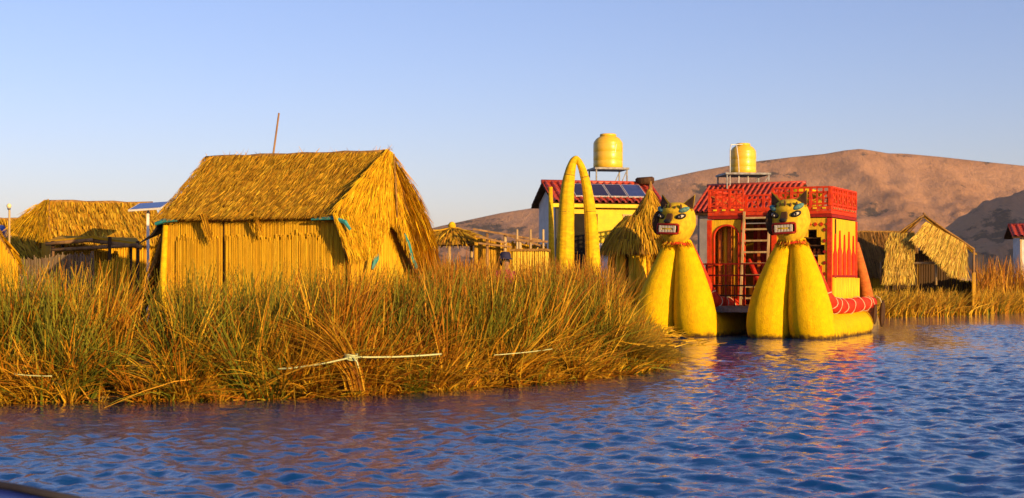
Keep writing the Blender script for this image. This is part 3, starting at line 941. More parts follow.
    # teal tarp edges
    b = MB(); b.tube([(-hx - 0.04, -hw - 0.03, ze - 0.06), (-hx + 0.16, -hw - 0.02, ze + 0.0), (-hx + 0.42, -hw - 0.0, ze + 0.0)], [0.035, 0.045, 0.02], 6); b.build('tarp_strip', M['teal'], t)
    b = MB(); b.tube([(hx - 0.75, -hw - 0.01, ze - 0.02), (hx - 0.3, -hw - 0.03, ze - 0.0), (hx - 0.05, -hw - 0.03, ze - 0.08), (hx + 0.04, -hw + 0.0, ze - 0.22)], [0.02, 0.04, 0.045, 0.03], 6); b.build('tarp_strip', M['teal'], t)
    b = MB(); b.tube([(xf + 0.16, -0.85, 2.5 - GZ), (xf + 0.17, -1.0, 2.2 - GZ), (xf + 0.14, -1.1, 2.0 - GZ)], [0.03, 0.06, 0.03], 6); b.build('tarp_strip', M['teal'], t)
    b = MB()
    b.tube([(xf + 0.14, 0.42, 2.72 - GZ), (xf + 0.15, 0.62, 2.5 - GZ), (xf + 0.15, 0.78, 2.25 - GZ), (xf + 0.16, 0.98, 2.05 - GZ)], [0.03, 0.055, 0.045, 0.05], 6); b.build('tarp_strip', M['teal'], t)
    b = MB(); b.tube([(xf + 0.11, 0.1, 2.95 - GZ), (xf + 0.12, 0.52, 2.5 - GZ), (xf + 0.12, 0.95, 1.95 - GZ)], 0.035, 6); b.build('opening_pole', M['wood_dark'], t)
    # lean-to side panel at the left end, in the hut's own shade
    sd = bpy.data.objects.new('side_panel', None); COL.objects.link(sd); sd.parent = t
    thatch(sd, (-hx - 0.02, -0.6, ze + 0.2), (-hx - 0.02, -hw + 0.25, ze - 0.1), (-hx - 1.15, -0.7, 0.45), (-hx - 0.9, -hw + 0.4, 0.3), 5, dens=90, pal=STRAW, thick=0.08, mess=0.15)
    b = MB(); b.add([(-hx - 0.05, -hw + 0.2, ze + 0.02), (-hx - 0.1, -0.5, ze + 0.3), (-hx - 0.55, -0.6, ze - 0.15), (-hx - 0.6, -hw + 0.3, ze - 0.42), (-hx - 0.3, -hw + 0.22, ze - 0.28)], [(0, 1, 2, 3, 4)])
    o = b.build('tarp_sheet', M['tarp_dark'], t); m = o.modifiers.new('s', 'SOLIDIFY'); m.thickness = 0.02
    return t


big_hut()
a, bq = at(273, 154, 31.0), at(279, 113, 31.0)
d_ = (a - bq) / (a[2] - bq[2])
b = MB(); foot = a + d_ * (GZ - 0.05 - a[2])
b.tube([foot, foot + (bq - foot) * 0.5 + np.array([0.02, 0, 0]), bq], [0.032, 0.028, 0.02], 7)
tag(b.build('wooden_pole', M['wood'], None, smooth=True), 'thin leaning wooden pole rising behind the big hut roof', 'pole')


# ------------------------------------------------------------------ generic smaller thatched hut
def small_hut(name, label, loc, rz, L, W, he, hr, courses=6, dens=80, pal=STRAW, wall_pal=STRAW_B, hip=0.0, over=0.25, group=None, wall=True):
    t = thing(name, label, 'hut', loc, rz, group)
    hx, hw = L / 2, W / 2
    k = (hr - he) / hw
    zo = he - over * k
    for s in (-1, 1):
        e = bpy.data.objects.new('roof_slope', None); COL.objects.link(e); e.parent = t
        if s < 0: thatch(e, (-hx, 0, hr), (hx, 0, hr), (-hx - hip, -hw - over, zo), (hx + hip, -hw - over, zo), courses, dens, pal, width=0.035)
        else: thatch(e, (hx, 0, hr), (-hx, 0, hr), (hx + hip, hw + over, zo), (-hx - hip, hw + over, zo), max(3, courses - 2), dens * 0.5, pal, width=0.05)
    b = MB(); b.tube([(x, 0, hr + 0.02 + 0.015 * math.sin(x * 6)) for x in np.linspace(-hx, hx, 9)], 0.06, 8); b.build('ridge_roll', M['thatch_base'], t, smooth=True)
    if wall:
        wx = hx - 0.05
        stems(t, (-wx, -hw), (wx, -hw), -0.05, lambda u: he, name='front_mat', gap=0.05, r=0.028, pal=wall_pal)['kind'] = 'stuff'
        stems(t, (wx, hw), (-wx, hw), -0.05, lambda u: he, name='back_mat', gap=0.09, r=0.05, pal=wall_pal)['kind'] = 'stuff'
        g = lambda u: he + (hr - he - 0.1) * (1 - abs(2 * u - 1))
        stems(t, (wx, -hw), (wx, hw), -0.05, g, name='gable_mat', gap=0.05, r=0.028, pal=wall_pal)['kind'] = 'stuff'
        stems(t, (-wx, hw), (-wx, -hw), -0.05, g, name='gable_mat', gap=0.05, r=0.028, pal=wall_pal)['kind'] = 'stuff'
    return t, hx, hw, zo


# hut left of the big one
p = at(100, 280, 37.6)
t, hx, hw, zo = small_hut('reed_hut', 'mid sized straw hut with hipped left end, behind the lean-to shelter', (p[0], p[1], GZ), R(24), 2.75, 2.5, 2.35, 3.27, 7, 110, hip=0.05, over=0.3)
fl = bpy.data.objects.new('gable_flap', None); COL.objects.link(fl); fl.parent = t
thatch(fl, (-hx - 0.02, 0.05, 3.3), (-hx + 0.1, -0.05, 3.33), (-hx - 0.95, 0.1, 2.5), (-hx - 0.02, -hw - 0.36, 2.14), 6, 150, STRAW_B, bulge=0.06)

# far left huts
p = at(-22, 280, 41)
small_hut('reed_hut', 'dull straw hut at the left edge behind the globe lamp', (p[0], p[1], GZ), R(38), 3.0, 2.9, 2.0, 3.0, 6, 80, STRAW)
p = at(-42, 280, 30.5)
t, hx, hw, zo = small_hut('reed_hut', 'bright golden hut corner cut off by the left edge', (p[0], p[1], GZ), R(-12), 1.9, 1.7, 1.6, 2.35, 6, 110, STRAW_B)
a = at(-6, 226, 38.0); 
b = MB(); b.add([at(-14, 224, 38.3), at(4, 226, 38.0), at(12, 237, 37.8), at(-4, 238, 38.1), at(3, 231, 37.85)], [(0, 4, 1), (1, 4, 2), (2, 4, 3), (3, 4, 0)])
o = b.build('blue_tarp', M['tarp_blue']); m = o.modifiers.new('s', 'SOLIDIFY'); m.thickness = 0.03
tag(o, 'blue tarpaulin draped on the left edge hut roof', 'tarp')

# lamp on a pole
p = at(9, 210, 36)
t = thing('garden_lamp', 'round globe lamp on a slim pole at the left edge', 'lamp', (p[0], p[1], GZ))
zb = at(9, 206, 36)[2] - GZ
b = MB(); b.tube([(0, 0, -0.05), (0.01, 0, zb - 0.1)], 0.026, 8); b.build('pole', M['wood_pale'], t, smooth=True)
b = MB(); b.lathe([(0.03, -0.1), (0.04, -0.08), (0.045, -0.055), (0.02, -0.05)], 12, (0, 0, zb)); b.build('lamp_collar', M['steel'], t, smooth=True)
b = MB(); b.ball((0, 0, zb), (0.06, 0.06, 0.065), 16, 10); b.build('globe', M['lamp_glass'], t, smooth=True)

# solar panel on a post beside the big hut
p = at(148, 280, 34)
t = thing('solar_panel', 'single solar panel tilted on a white post left of the big hut', 'solar panel', (p[0], p[1], GZ), 0, 'solar panels')
z1 = at(148, 208, 34)[2] - GZ
b = MB(); b.bar((0, 0, -0.05), (0, 0, z1 - 0.02), 0.055); b.build('post', M['white'], t)
rot = Matrix.Rotation(R(-7), 3, 'Y') @ Matrix.Rotation(R(17), 3, 'X') @ Matrix.Rotation(R(-14), 3, 'Z')
b = MB(); b.box((0.05, 0, z1 + 0.04), (0.86, 0.6, 0.04), rot); b.build('panel_frame', M['white'], t)
b = MB(); b.box((0.05, 0, z1 + 0.062), (0.78, 0.52, 0.012), rot); b.build('cells', M['cell_blue'], t)

# lean-to shelter
t = thing('lean_to_shelter', 'low lean-to shelter of poles and mats in front of the straw hut', 'shelter', (at(95, 280, 34)[0], 34, GZ))
ox = at(95, 280, 34)[0]
def lp(px, py, d): q = at(px, py, d); return (q[0] - ox, q[1] - 34, q[2] - GZ)
b = MB(); b.prism([lp(48, 243, 33.6), lp(92, 238.5, 33.2), lp(141, 246, 33.4), lp(136, 240, 35.2), lp(60, 238, 35.2)], (0, 0, 0.06)); b.build('roof_mat', M['backing'], t)
for px0, py0, px1, py1 in ((46, 244, 93, 240), (90, 240.5, 142, 247), (52, 250, 138, 245)):
    b = MB(); b.tube([lp(px0, py0, 33.3), lp(px1, py1, 33.2)], 0.045, 7); b.build('beam', M['wood'], t, smooth=True)
for px_, d in ((52, 33.4), (109, 33.2), (137, 33.4), (62, 35), (130, 35)):
    q = lp(px_, 241, d); b = MB(); b.tube([(q[0], q[1], -0.05), (q[0] + 0.02, q[1], q[2] + (0.1 if px_ == 109 else 0))], 0.04, 7); b.build('post', M['wood_dark'], t, smooth=True)
stems(t, lp(56, 280, 34.6)[:2], lp(118, 280, 34.6)[:2], 0.0, lambda u: lp(0, 249, 34.6)[2] + 0.08 * math.sin(u * 5), name='back_mat', gap=0.05, r=0.028, pal=STRAW)['kind'] = 'stuff'

# reed mat fence; its shade is painted into the grey stems
t = thing('reed_fence', 'reed mat fence with shade painted in grey, below the lean-to shelter', 'fence', (at(70, 280, 32)[0], 32, GZ))
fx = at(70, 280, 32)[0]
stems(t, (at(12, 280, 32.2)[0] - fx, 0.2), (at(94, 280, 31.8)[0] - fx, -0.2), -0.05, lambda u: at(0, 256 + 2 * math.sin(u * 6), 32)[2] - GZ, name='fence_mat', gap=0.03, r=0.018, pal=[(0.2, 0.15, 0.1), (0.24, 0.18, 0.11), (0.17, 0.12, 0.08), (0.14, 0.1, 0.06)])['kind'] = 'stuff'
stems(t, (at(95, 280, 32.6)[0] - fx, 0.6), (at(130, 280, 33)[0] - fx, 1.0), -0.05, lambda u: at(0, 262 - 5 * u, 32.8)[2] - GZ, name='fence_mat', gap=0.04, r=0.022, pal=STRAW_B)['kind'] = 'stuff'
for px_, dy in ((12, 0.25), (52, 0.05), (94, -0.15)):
    b = MB(); b.tube([(at(px_, 280, 32)[0] - fx, dy + 0.03, -0.05), (at(px_, 280, 32)[0] - fx, dy + 0.03, 1.9)], 0.03, 7); b.build('post', M['wood'], t, smooth=True)


# ------------------------------------------------------------------ round sunshade, rack, stall, person
def round_thatch(parent, prof, name='thatch_skirt', N=900, pal=STRAW, width=0.03, tail=0.15, courses=4):
    """thatched body of revolution; prof = [(r, z) from top to bottom]"""
    prof = np.array(prof, float)
    b = MB(); b.lathe([(max(r - 0.05, 0.001), z - 0.03) for r, z in prof[::-1]], 28); b.build('thatch_core', M['thatch_base'], parent, smooth=True)
    seglen = np.r_[0, np.cumsum(np.linalg.norm(np.diff(prof, axis=0), axis=1))]
    T = seglen[-1]
    for k in range(courses):
        w = 0.35 + k / courses
        n = int(N * w / courses)
        s = T * (k + rng.uniform(-0.4, 0.3, n)) / courses; s = np.clip(s, 0, T)
        ph = rng.uniform(0, 2 * math.pi, n)
        r0 = np.interp(s, seglen, prof[:, 0]); z0 = np.interp(s, seglen, prof[:, 1])
        s1 = np.clip(s + 0.06, 0, T + 1)
        r1 = np.interp(s1, seglen, prof[:, 0]); z1 = np.interp(s1, seglen, prof[:, 1])
        dr, dz = r1 - r0, z1 - z0
        bad = np.abs(dr) + np.abs(dz) < 1e-4
        dr[bad] = prof[-1, 0] - prof[-2, 0]; dz[bad] = prof[-1, 1] - prof[-2, 1]
        D = unit(np.column_stack([np.cos(ph) * dr, np.sin(ph) * dr, dz]))
        D = unit(D + rng.normal(size=(n, 3)) * 0.1)
        out = np.column_stack([np.cos(ph), np.sin(ph), np.full(n, 0.5)])
        P = np.column_stack([np.cos(ph) * r0, np.sin(ph) * r0, z0]) + out * 0.03 * rng.random((n, 1))
        L = np.minimum(T / courses * rng.uniform(1.0, 1.7, n), (T - s) + tail * rng.uniform(0.3, 1.4, n))
        cb = pick(pal, [4, 3, 2, 1.5], n)
        bend = np.column_stack([np.zeros((n, 2)), -0.04 * rng.random(n)])
        V, Q, C = strands(P, D, L, bend, rng.uniform(0.6, 1.5, n) * width, 2, cb, cb * rng.uniform(0.7, 1.1, (n, 1)), hint=out + rng.normal(size=(n, 3)) * 0.3)
        mesh_np(name, V, Q, M['straw'], parent, C)


p = at(452, 280, 40)
t = thing('thatched_sunshade', 'small round thatched sunshade with a straw knob, right of the big hut', 'sunshade', (p[0], p[1], GZ))
zr = at(0, 228, 40)[2] - GZ; ze = at(0, 244, 40)[2] - GZ
round_thatch(t, [(0.03, zr), (0.45, zr - 0.1), (0.8, zr - 0.25), (1.15, ze)], N=1500, width=0.03)
b = MB(); b.ball((0, 0, zr + 0.06), (0.11, 0.11, 0.12), 12, 8); b.build('knob', M['roll_plain'], t, smooth=True)
for k in range(5):
    a = k * 1.257 + 0.9
    b = MB(); b.tube([(0.85 * math.cos(a), 0.85 * math.sin(a), -0.05), (0.85 * math.cos(a), 0.85 * math.sin(a), ze + 0.1)], 0.045, 8); b.build('post', M['wood_pale'], t, smooth=True)
stems(t, (-0.75, 0.62), (0.85, 0.62), 0, lambda u: 1.0 + 0.3 * u, name='back_screen', gap=0.05, r=0.03, pal=STRAW)['kind'] = 'stuff'

# wooden rack with slanting boards
p = at(490, 280, 38.5)
t = thing('wooden_rack', 'rickety wooden rack with slanting boards and poles', 'rack', (p[0], p[1], GZ))
def rp(px, py, dd=0.0): q = at(px, py, 38.5 + dd); return (q[0] - p[0], q[1] - p[1], q[2] - GZ)
for a0, a1, w in (((473, 229), (545, 241), 0.10), ((476, 236), (506, 243), 0.07), ((478, 243), (512, 247), 0.06), ((500, 233), (545, 247), 0.07)):
    b = MB(); b.bar(rp(*a0), rp(*a1), w, 0.05); b.build('board', M['wood'], t)
for px_, py_, dd in ((487, 233, 0.06), (505, 234, 0.06), (520, 236, 0.1), (538, 238, 0.1)):
    q = rp(px_, py_, dd); b = MB(); b.tube([(q[0], q[1], -0.05), q], 0.045, 7); b.build('post', M['wood_pale'] if px_ > 504 else M['wood'], t, smooth=True)

stems(t, rp(474, 280, 0.3)[:2], rp(511, 280, 0.3)[:2], 0, lambda u: rp(0, 236 + 7 * u)[2], name='rack_mat', gap=0.04, r=0.024, pal=STRAW)['kind'] = 'stuff'
stems(t, rp(511, 280, 0.35)[:2], rp(547, 280, 0.35)[:2], 0, lambda u: rp(0, 241 + 4 * u)[2], name='rack_mat', gap=0.04, r=0.024, pal=STRAW_B)['kind'] = 'stuff'

# yellow reed stall counter
p = at(530, 280, 35.5)
t = thing('reed_stall', 'bright yellow reed mat stall counter with thin posts', 'stall', (p[0], p[1], GZ), R(-6))
zt_ = at(0, 251, 35.5)[2] - GZ
hw_ = 0.42
stems(t, (-hw_, -0.3), (hw_, -0.3), -0.05, lambda u: zt_ + 0.03 * math.sin(u * 4), name='counter_mat', gap=0.035, r=0.02, pal=[(0.8, 0.56, 0.06)] * 4)['kind'] = 'stuff'
stems(t, (hw_, -0.3), (hw_, 0.4), -0.05, lambda u: zt_, name='counter_mat', gap=0.035, r=0.02, pal=[(0.8, 0.56, 0.06)] * 4)['kind'] = 'stuff'
stems(t, (-hw_, 0.4), (-hw_, -0.3), -0.05, lambda u: zt_ - 0.05, name='counter_mat', gap=0.035, r=0.02, pal=STRAW_B)['kind'] = 'stuff'
b = MB(); b.box((0, 0.05, zt_ + 0.02), (2 * hw_ + 0.12, 0.8, 0.06)); b.build('counter_top', M['thatch_base'], t)
for px_ in (-0.36, -0.02, 0.3):
    b = MB(); b.tube([(px_, 0.35, 0), (px_, 0.36, zt_ + 0.55)], 0.03, 7); b.build('post', M['wood_pale'], t, smooth=True)
b = MB(); b.bar((-0.4, 0.33, zt_ + 0.28), (0.42, 0.33, zt_ + 0.24), 0.05); b.build('rail', M['wood'], t)


def person():
    p = at(505, 280, 32.5)
    t = thing('person', 'person in dark hat and magenta jacket standing beside the yellow stall', 'person', (p[0], p[1], GZ), R(20))
    J = [(0, 0, 0.95), (0, 0, 1.15), (0, -0.01, 1.38), (0, -0.02, 1.5), (0, -0.03, 1.6), (0, -0.04, 1.7),
         (0.19, 0, 1.4), (0.25, -0.03, 1.13), (0.2, -0.2, 0.98), (0.16, -0.27, 0.97), (-0.19, 0, 1.4), (-0.25, -0.03, 1.13), (-0.2, -0.2, 0.98), (-0.16, -0.27, 0.97),
         (0.1, 0, 0.88), (0.11, -0.02, 0.48), (0.11, 0.02, 0.08), (0.11, -0.14, 0.03), (-0.1, 0, 0.88), (-0.11, -0.02, 0.48), (-0.11, 0.02, 0.08), (-0.11, -0.14, 0.03)]
    E = [(0, 1), (1, 2), (2, 3), (3, 4), (4, 5), (2, 6), (6, 7), (7, 8), (8, 9), (2, 10), (10, 11), (11, 12), (12, 13), (0, 14), (14, 15), (15, 16), (16, 17), (0, 18), (18, 19), (19, 20), (20, 21)]
    rad = [.15, .14, .15, .06, .1, .085, .07, .05, .04, .035, .07, .05, .04, .035, .09, .065, .05, .04, .09, .065, .05, .04]
    me = bpy.data.meshes.new('body'); me.from_pydata(J, E, [])
    o = link('body', me, t)
    sk = o.modifiers.new('skin', 'SKIN')
    for i, v in enumerate(me.skin_vertices[0].data): v.radius = (rad[i], rad[i] * 0.85)
    me.skin_vertices[0].data[0].use_root = True
    ss = o.modifiers.new('sub', 'SUBSURF'); ss.levels = 2; ss.render_levels = 2
    me.materials.append(M['skin'])
    b = MB(); b.lathe([(0.2, 0.86), (0.19, 1.0), (0.18, 1.2), (0.21, 1.38), (0.17, 1.46), (0.07, 1.5)], 16); q = b.build('jacket', M['pink_cloth'], t, smooth=True); q.scale = (1, 0.85, 1)
    for s in (-1, 1):
        b = MB(); b.tube([(s * 0.16, 0, 1.42), (s * 0.22, -0.01, 1.32), (s * 0.255, -0.03, 1.12), (s * 0.21, -0.17, 1.0)], [0.085, 0.085, 0.07, 0.06], 10); b.build('sleeve', M['pink_cloth'], t, smooth=True)
    b = MB(); b.lathe([(0.34, 0.25), (0.3, 0.5), (0.22, 0.85), (0.18, 0.97)], 18); q = b.build('skirt', M['navy_cloth'], t, smooth=True); q.scale = (1, 0.85, 1)
    b = MB(); b.lathe([(0.17, 1.72), (0.17, 1.735), (0.13, 1.75), (0.125, 1.84), (0.09, 1.89), (0.001, 1.9)], 18, (0, -0.02, 0)); b.build('hat', M['navy_cloth'], t, smooth=True)
    b = MB(); b.ball((0, 0.015, 1.66), (0.118, 0.11, 0.125), 12, 8); b.build('hair', M['black'], t, smooth=True)


person()

# ------------------------------------------------------------------ reed arch and slim post
def lane(parent, name, path, rad, mat, n=12, smooth=True):
    n = 40; rid = 1 + 0.02 * rng.normal(size=n)[None, :] + 0.012 * rng.normal(size=(len(path), 1)) + 0.006 * rng.normal(size=(len(path), n))
    b = MB(); b.tube(path, rad, n, ridge=rid); return b.build(name, mat, parent, smooth=smooth)


def smooth_path(pts, k=5):
    P = np.array(pts, float); out = []
    Pe = np.vstack([2 * P[0] - P[1], P, 2 * P[-1] - P[-2]])
    for i in range(1, len(Pe) - 2):
        p0, p1, p2, p3 = Pe[i - 1:i + 3]
        for t in np.linspace(0, 1, k, endpoint=False):
            out.append(0.5 * ((2 * p1) + (-p0 + p2) * t + (2 * p0 - 5 * p1 + 4 * p2 - p3) * t * t + (-p0 + 3 * p1 - 3 * p2 + p3) * t ** 3))
    out.append(P[-1])
    return np.array(out)


d0 = 38.0
p = at(577, 280, d0)
t = thing('reed_arch', 'tall pointed arch of two bound yellow reed columns', 'arch', (p[0], p[1], GZ))
def ap(px, py, dd=0): q = at(px, py, d0 + dd); return (q[0] - p[0], q[1] - p[1], q[2] - GZ)
def foot_(px): q = at(px, 280, d0); return (q[0] - p[0], 0, -0.05)
L1 = [foot_(564.5), ap(565, 265), ap(566, 225), ap(567, 195), ap(569.5, 175), ap(573, 162), ap(576.5, 158.5), ap(579.5, 160)]
o1 = smooth_path([(*q, r) for q, r in zip(L1, (.24, .235, .21, .18, .145, .10, .075, .03))])
lane(t, 'column', o1[:, :3], o1[:, 3], M['roll_plain'], 14)
L2 = [foot_(595), ap(593, 265, .05), ap(591, 225, .05), ap(588, 195, .05), ap(584.5, 177, .05), ap(581, 166, .03), ap(577.5, 159.5, .02), ap(574.5, 158, 0.02)]
o2 = smooth_path([(*q, r) for q, r in zip(L2, (.20, .195, .17, .14, .115, .095, .075, .03))])
lane(t, 'column', o2[:, :3], o2[:, 3], M['roll_plain'], 14)
for src in (o1, o2):
    for k in range(4, 26, 8):
        q = src[k]
        dv = unit(src[k + 1, :3] - src[k - 1, :3])
        ax_ = unit(np.cross(dv, (0.0, 1.0, 0.0))); ay_ = np.cross(dv, ax_)
        b = MB(); b.tube([q[:3] + (ax_ * math.cos(s) + ay_ * math.sin(s)) * (q[3] + 0.001) for s in np.linspace(0, 6.283, 18)], 0.009, 5)
        b.build('binding', M['thatch_base'], t, smooth=True)
p = at(552.5, 280, 39.5)
b = MB(); b.tube([(p[0], p[1], GZ - 0.05), (p[0] - 0.02, p[1], 2.2), (*at(550.5, 187, 39.5)[:2], at(550.5, 187, 39.5)[2])], [0.1, 0.095, 0.06], 10)
tag(b.build('reed_post', M['roll_plain'], None, smooth=True), 'slim upright reed post just left of the tall arch', 'post')


# ------------------------------------------------------------------ tiled houses and water tanks
def tile_roof(parent, L, W, he, hr, pitch_n, over=0.12):
    """gabled roof; every ribbed sheet row is its own piece"""
    hx = L / 2
    for s in (-1, 1):
        e = bpy.data.objects.new('roof_slope', None); COL.objects.link(e); e.parent = parent
        b = MB(); b.prism([(-hx, 0, hr - 0.05), (hx, 0, hr - 0.05), (hx, s * W / 2, he - 0.05), (-hx, s * W / 2, he - 0.05)], (0, 0, -0.05)); b.build('roof_board', M['wood_dark'], e)
        me = None
        w = L / pitch_n
        for i in range(pitch_n):
            if me is None:
                # rib profile: a low trough and a rounded roll, stepped like tiles down the slope
                prof = [(-w / 2, 0), (-w * 0.28, 0.0), (-w * 0.22, 0.05), (-w * 0.09, 0.085), (w * 0.09, 0.085), (w * 0.22, 0.05), (w * 0.28, 0.0), (w / 2, 0)]
                rows = 6; V = []; Fc = []
                sl = math.hypot(W / 2, hr - he); nz = Vector((0, s * (hr - he), W / 2)).normalized()
                for r_ in range(rows):
                    for end in (0, 1):
                        tt = (r_ + end) / rows
                        lift = 0.0 if end == 0 else 0.022
                        for x_, h_ in prof:
                            V.append(Vector((x_, s * W / 2 * tt, hr - (hr - he) * tt)) + nz * (h_ + lift))
                k = len(prof)
                for r_ in range(rows * 2 - 1):
                    for q in range(k - 1):
                        f = (r_ * k + q, r_ * k + q + 1, (r_ + 1) * k + q + 1, (r_ + 1) * k + q)
                        Fc.append(f)
                b = MB(); b.add(V, Fc); o = b.build('tile_row', M['tile'], e); me = o.data
            else:
                o = link('tile_row', me, e)
            o.location = (-hx + w * (i + 0.5), 0, 0)
    b = MB(); b.tube([(-hx - 0.02, 0, hr + 0.03), (hx + 0.02, 0, hr + 0.03)], 0.08, 8); b.build('ridge_cap', M['tile'], parent, smooth=True)


def wall_box(parent, name, c, size, mat):
    b = MB(); b.box(c, size); return b.build(name, mat, parent)


def house_one():
    th = R(15)
    fc = at(553, 202, 54.0)
    ax = np.array([math.cos(th), math.sin(th)]); bx_ = np.array([-math.sin(th), math.cos(th)])
    L, W = 4.55, 3.05
    c = fc[:2] + ax * L / 2 + bx_ * W / 2
    t = thing('tiled_house', 'yellow house with red ribbed roof and solar panels behind the arch', 'house', (c[0], c[1], GZ), th)
    he, hr = fc[2] - GZ, at(0, 182, 55.4)[2] - GZ
    tile_roof(t, L, W, he, hr, 17)
    wx, wy = L / 2 - 0.28, W / 2 - 0.3
    z1 = he + 0.02
    # walls: front in pieces round the openings
    wall_box(t, 'plinth', (0, 0, 0.25), (2 * wx + 0.16, 2 * wy + 0.16, 0.62), M['wood_dark'])
    wall_box(t, 'side_wall', (-wx, 0.0, z1 / 2 + 0.3), (0.08, 2 * wy, z1 - 0.5), M['white_wall'])
    wall_box(t, 'side_wall', (wx, 0.0, z1 / 2 + 0.3), (0.08, 2 * wy, z1 - 0.5), M['white_wall'])
    wall_box(t, 'back_wall', (0, wy, z1 / 2 + 0.3), (2 * wx - 0.09, 0.08, z1 - 0.5), M['white_wall'])
    for s in (-1, 1):
        b = MB(); b.prism([(s * wx, -wy, z1 + 0.052), (s * wx, wy, z1 + 0.052), (s * wx, 0, hr - 0.2)], (s * 0.04, 0, 0)); b.build('gable', M['white_wall'], t)
    zs, ztop = 0.57, he + 0.06
    def fp(xa, xb, za, zb, mt, name='front_panel'): wall_box(t, name, ((xa + xb) / 2, -wy, (za + zb) / 2), (xb - xa - 0.002, 0.09, zb - za - 0.002), M[mt])
    fp(-wx + 0.045, wx - 0.045, he - 0.42, ztop, 'yellow_paint', 'front_lintel')
    fp(-wx + 0.045, -wx + 0.5, zs, he - 0.42, 'white_wall')
    fp(-0.42, 0.62, he - 1.55, he - 0.42, 'yellow_paint'); fp(-0.42, 0.62, zs, he - 1.55, 'white_wall')
    fp(0.62, wx - 0.045, zs, he - 1.1, 'yellow_paint'); fp(wx - 0.3, wx - 0.045, he - 1.1, he - 0.42, 'yellow_paint')
    d = bpy.data.objects.new('doorway', None); COL.objects.link(d); d.parent = t
    wall_box(d, 'doorway_dark', ((-wx + 0.5 - 0.42) / 2, -wy + 0.07, (zs + he - 0.42) / 2), (wx - 0.92, 0.05, he - 0.42 - zs), M['dark'])  # dark sheet standing in for the shade inside the doorway
    for xx in (-wx + 0.53, -0.45): wall_box(d, 'door_frame', (xx, -wy - 0.03, (zs + he - 0.42) / 2), (0.07, 0.1, he - 0.44 - zs), M['wood_dark'])
    w = bpy.data.objects.new('window', None); COL.objects.link(w); w.parent = t
    wall_box(w, 'pane', ((0.62 + wx - 0.3) / 2, -wy + 0.03, he - 0.76), (wx - 0.92, 0.03, 0.68), M['cell_dark'])
    for zq in (he - 1.07, he - 0.45): wall_box(w, 'frame', ((0.62 + wx - 0.3) / 2, -wy - 0.025, zq), (wx - 0.9, 0.1, 0.06), M['wood_pale'])
    for xx in (0.66, (0.62 + wx - 0.3) / 2, wx - 0.34): wall_box(w, 'frame', (xx, -wy - 0.02, he - 0.76), (0.06, 0.098, 0.56), M['wood_pale'])
    wall_box(t, 'corner_post', (-wx - 0.06, -wy - 0.07, z1 / 2 + 0.25), (0.11, 0.11, z1 - 0.4), M['black'])
    wall_box(t, 'fascia', (0, -W / 2 - 0.02, he - 0.12), (L + 0.04, 0.04, 0.14), M['yellow_paint'])
    # solar panels on the front slope
    k = (hr - he) / (W / 2); an = math.atan(k)
    rot = Matrix.Rotation(an, 3, 'X')
    spec = [(-0.98, 0.62, 'cell_dark', 'smallest dark solar panel, leftmost on the red house roof'), (-0.27, 0.7, 'cell_dark', 'dark solar panel second from left on the red house roof'), (0.47, 0.7, 'cell_dark', 'dark solar panel third from left on the red house roof'), (1.24, 0.76, 'cell_blue', 'blue solar panel at the right of the red house roof')]
    for x_, w_, mt, lab in spec:
        yy = -W / 4 - 0.05
        zc = he + k * (W / 2 + yy) + 0.115
        loc = t.location + Matrix.Rotation(th, 3, 'Z') @ Vector((x_, yy, zc))
        s = thing('solar_panel', lab, 'solar panel', loc, th, 'solar panels on the red roof')
        b = MB(); b.box((0, 0, 0), (w_, 1.08, 0.045), rot); b.build('panel_frame', M['alu'], s)
        b = MB(); b.box(rot @ Vector((0, 0, 0.025)), (w_ - 0.06, 1.0, 0.01), rot); b.build('cells', M[mt], s)
        for fy in (-0.4, 0.4):
            b = MB(); b.box(rot @ Vector((0, fy, -0.05)), (w_ * 0.9, 0.04, 0.055), rot); b.build('mount_rail', M['steel'], s)
    # old tyre on the right of the roof
    loc = t.location + Matrix.Rotation(th, 3, 'Z') @ Vector((1.95, -0.12, hr + 0.12))
    b = MB()
    ring = [(math.cos(a), math.sin(a)) for a in np.linspace(0, 2 * math.pi, 29)[:-1]]
    prof = [(0.2, -0.12), (0.3, -0.15), (0.37, -0.09), (0.38, 0.09), (0.3, 0.15), (0.2, 0.12), (0.24, 0.0)]
    V = [(r * cx, r * cy, z) for cx, cy in ring for r, z in prof]; kk = len(prof); nn = len(ring)
    Fc = [(i * kk + j, i * kk + (j + 1) % kk, ((i + 1) % nn) * kk + (j + 1) % kk, ((i + 1) % nn) * kk + j) for i in range(nn) for j in range(kk)]
    b.add(V, Fc); o = b.build('old_tyre', M['wood_dark'], None, smooth=True); o.location = loc; o.rotation_euler = (R(4), R(-4), 0)
    tag(o, 'dark brown old tyre lying on the red roof beside the cone hut tip', 'tyre')
    return t, c


h1, h1c = house_one()


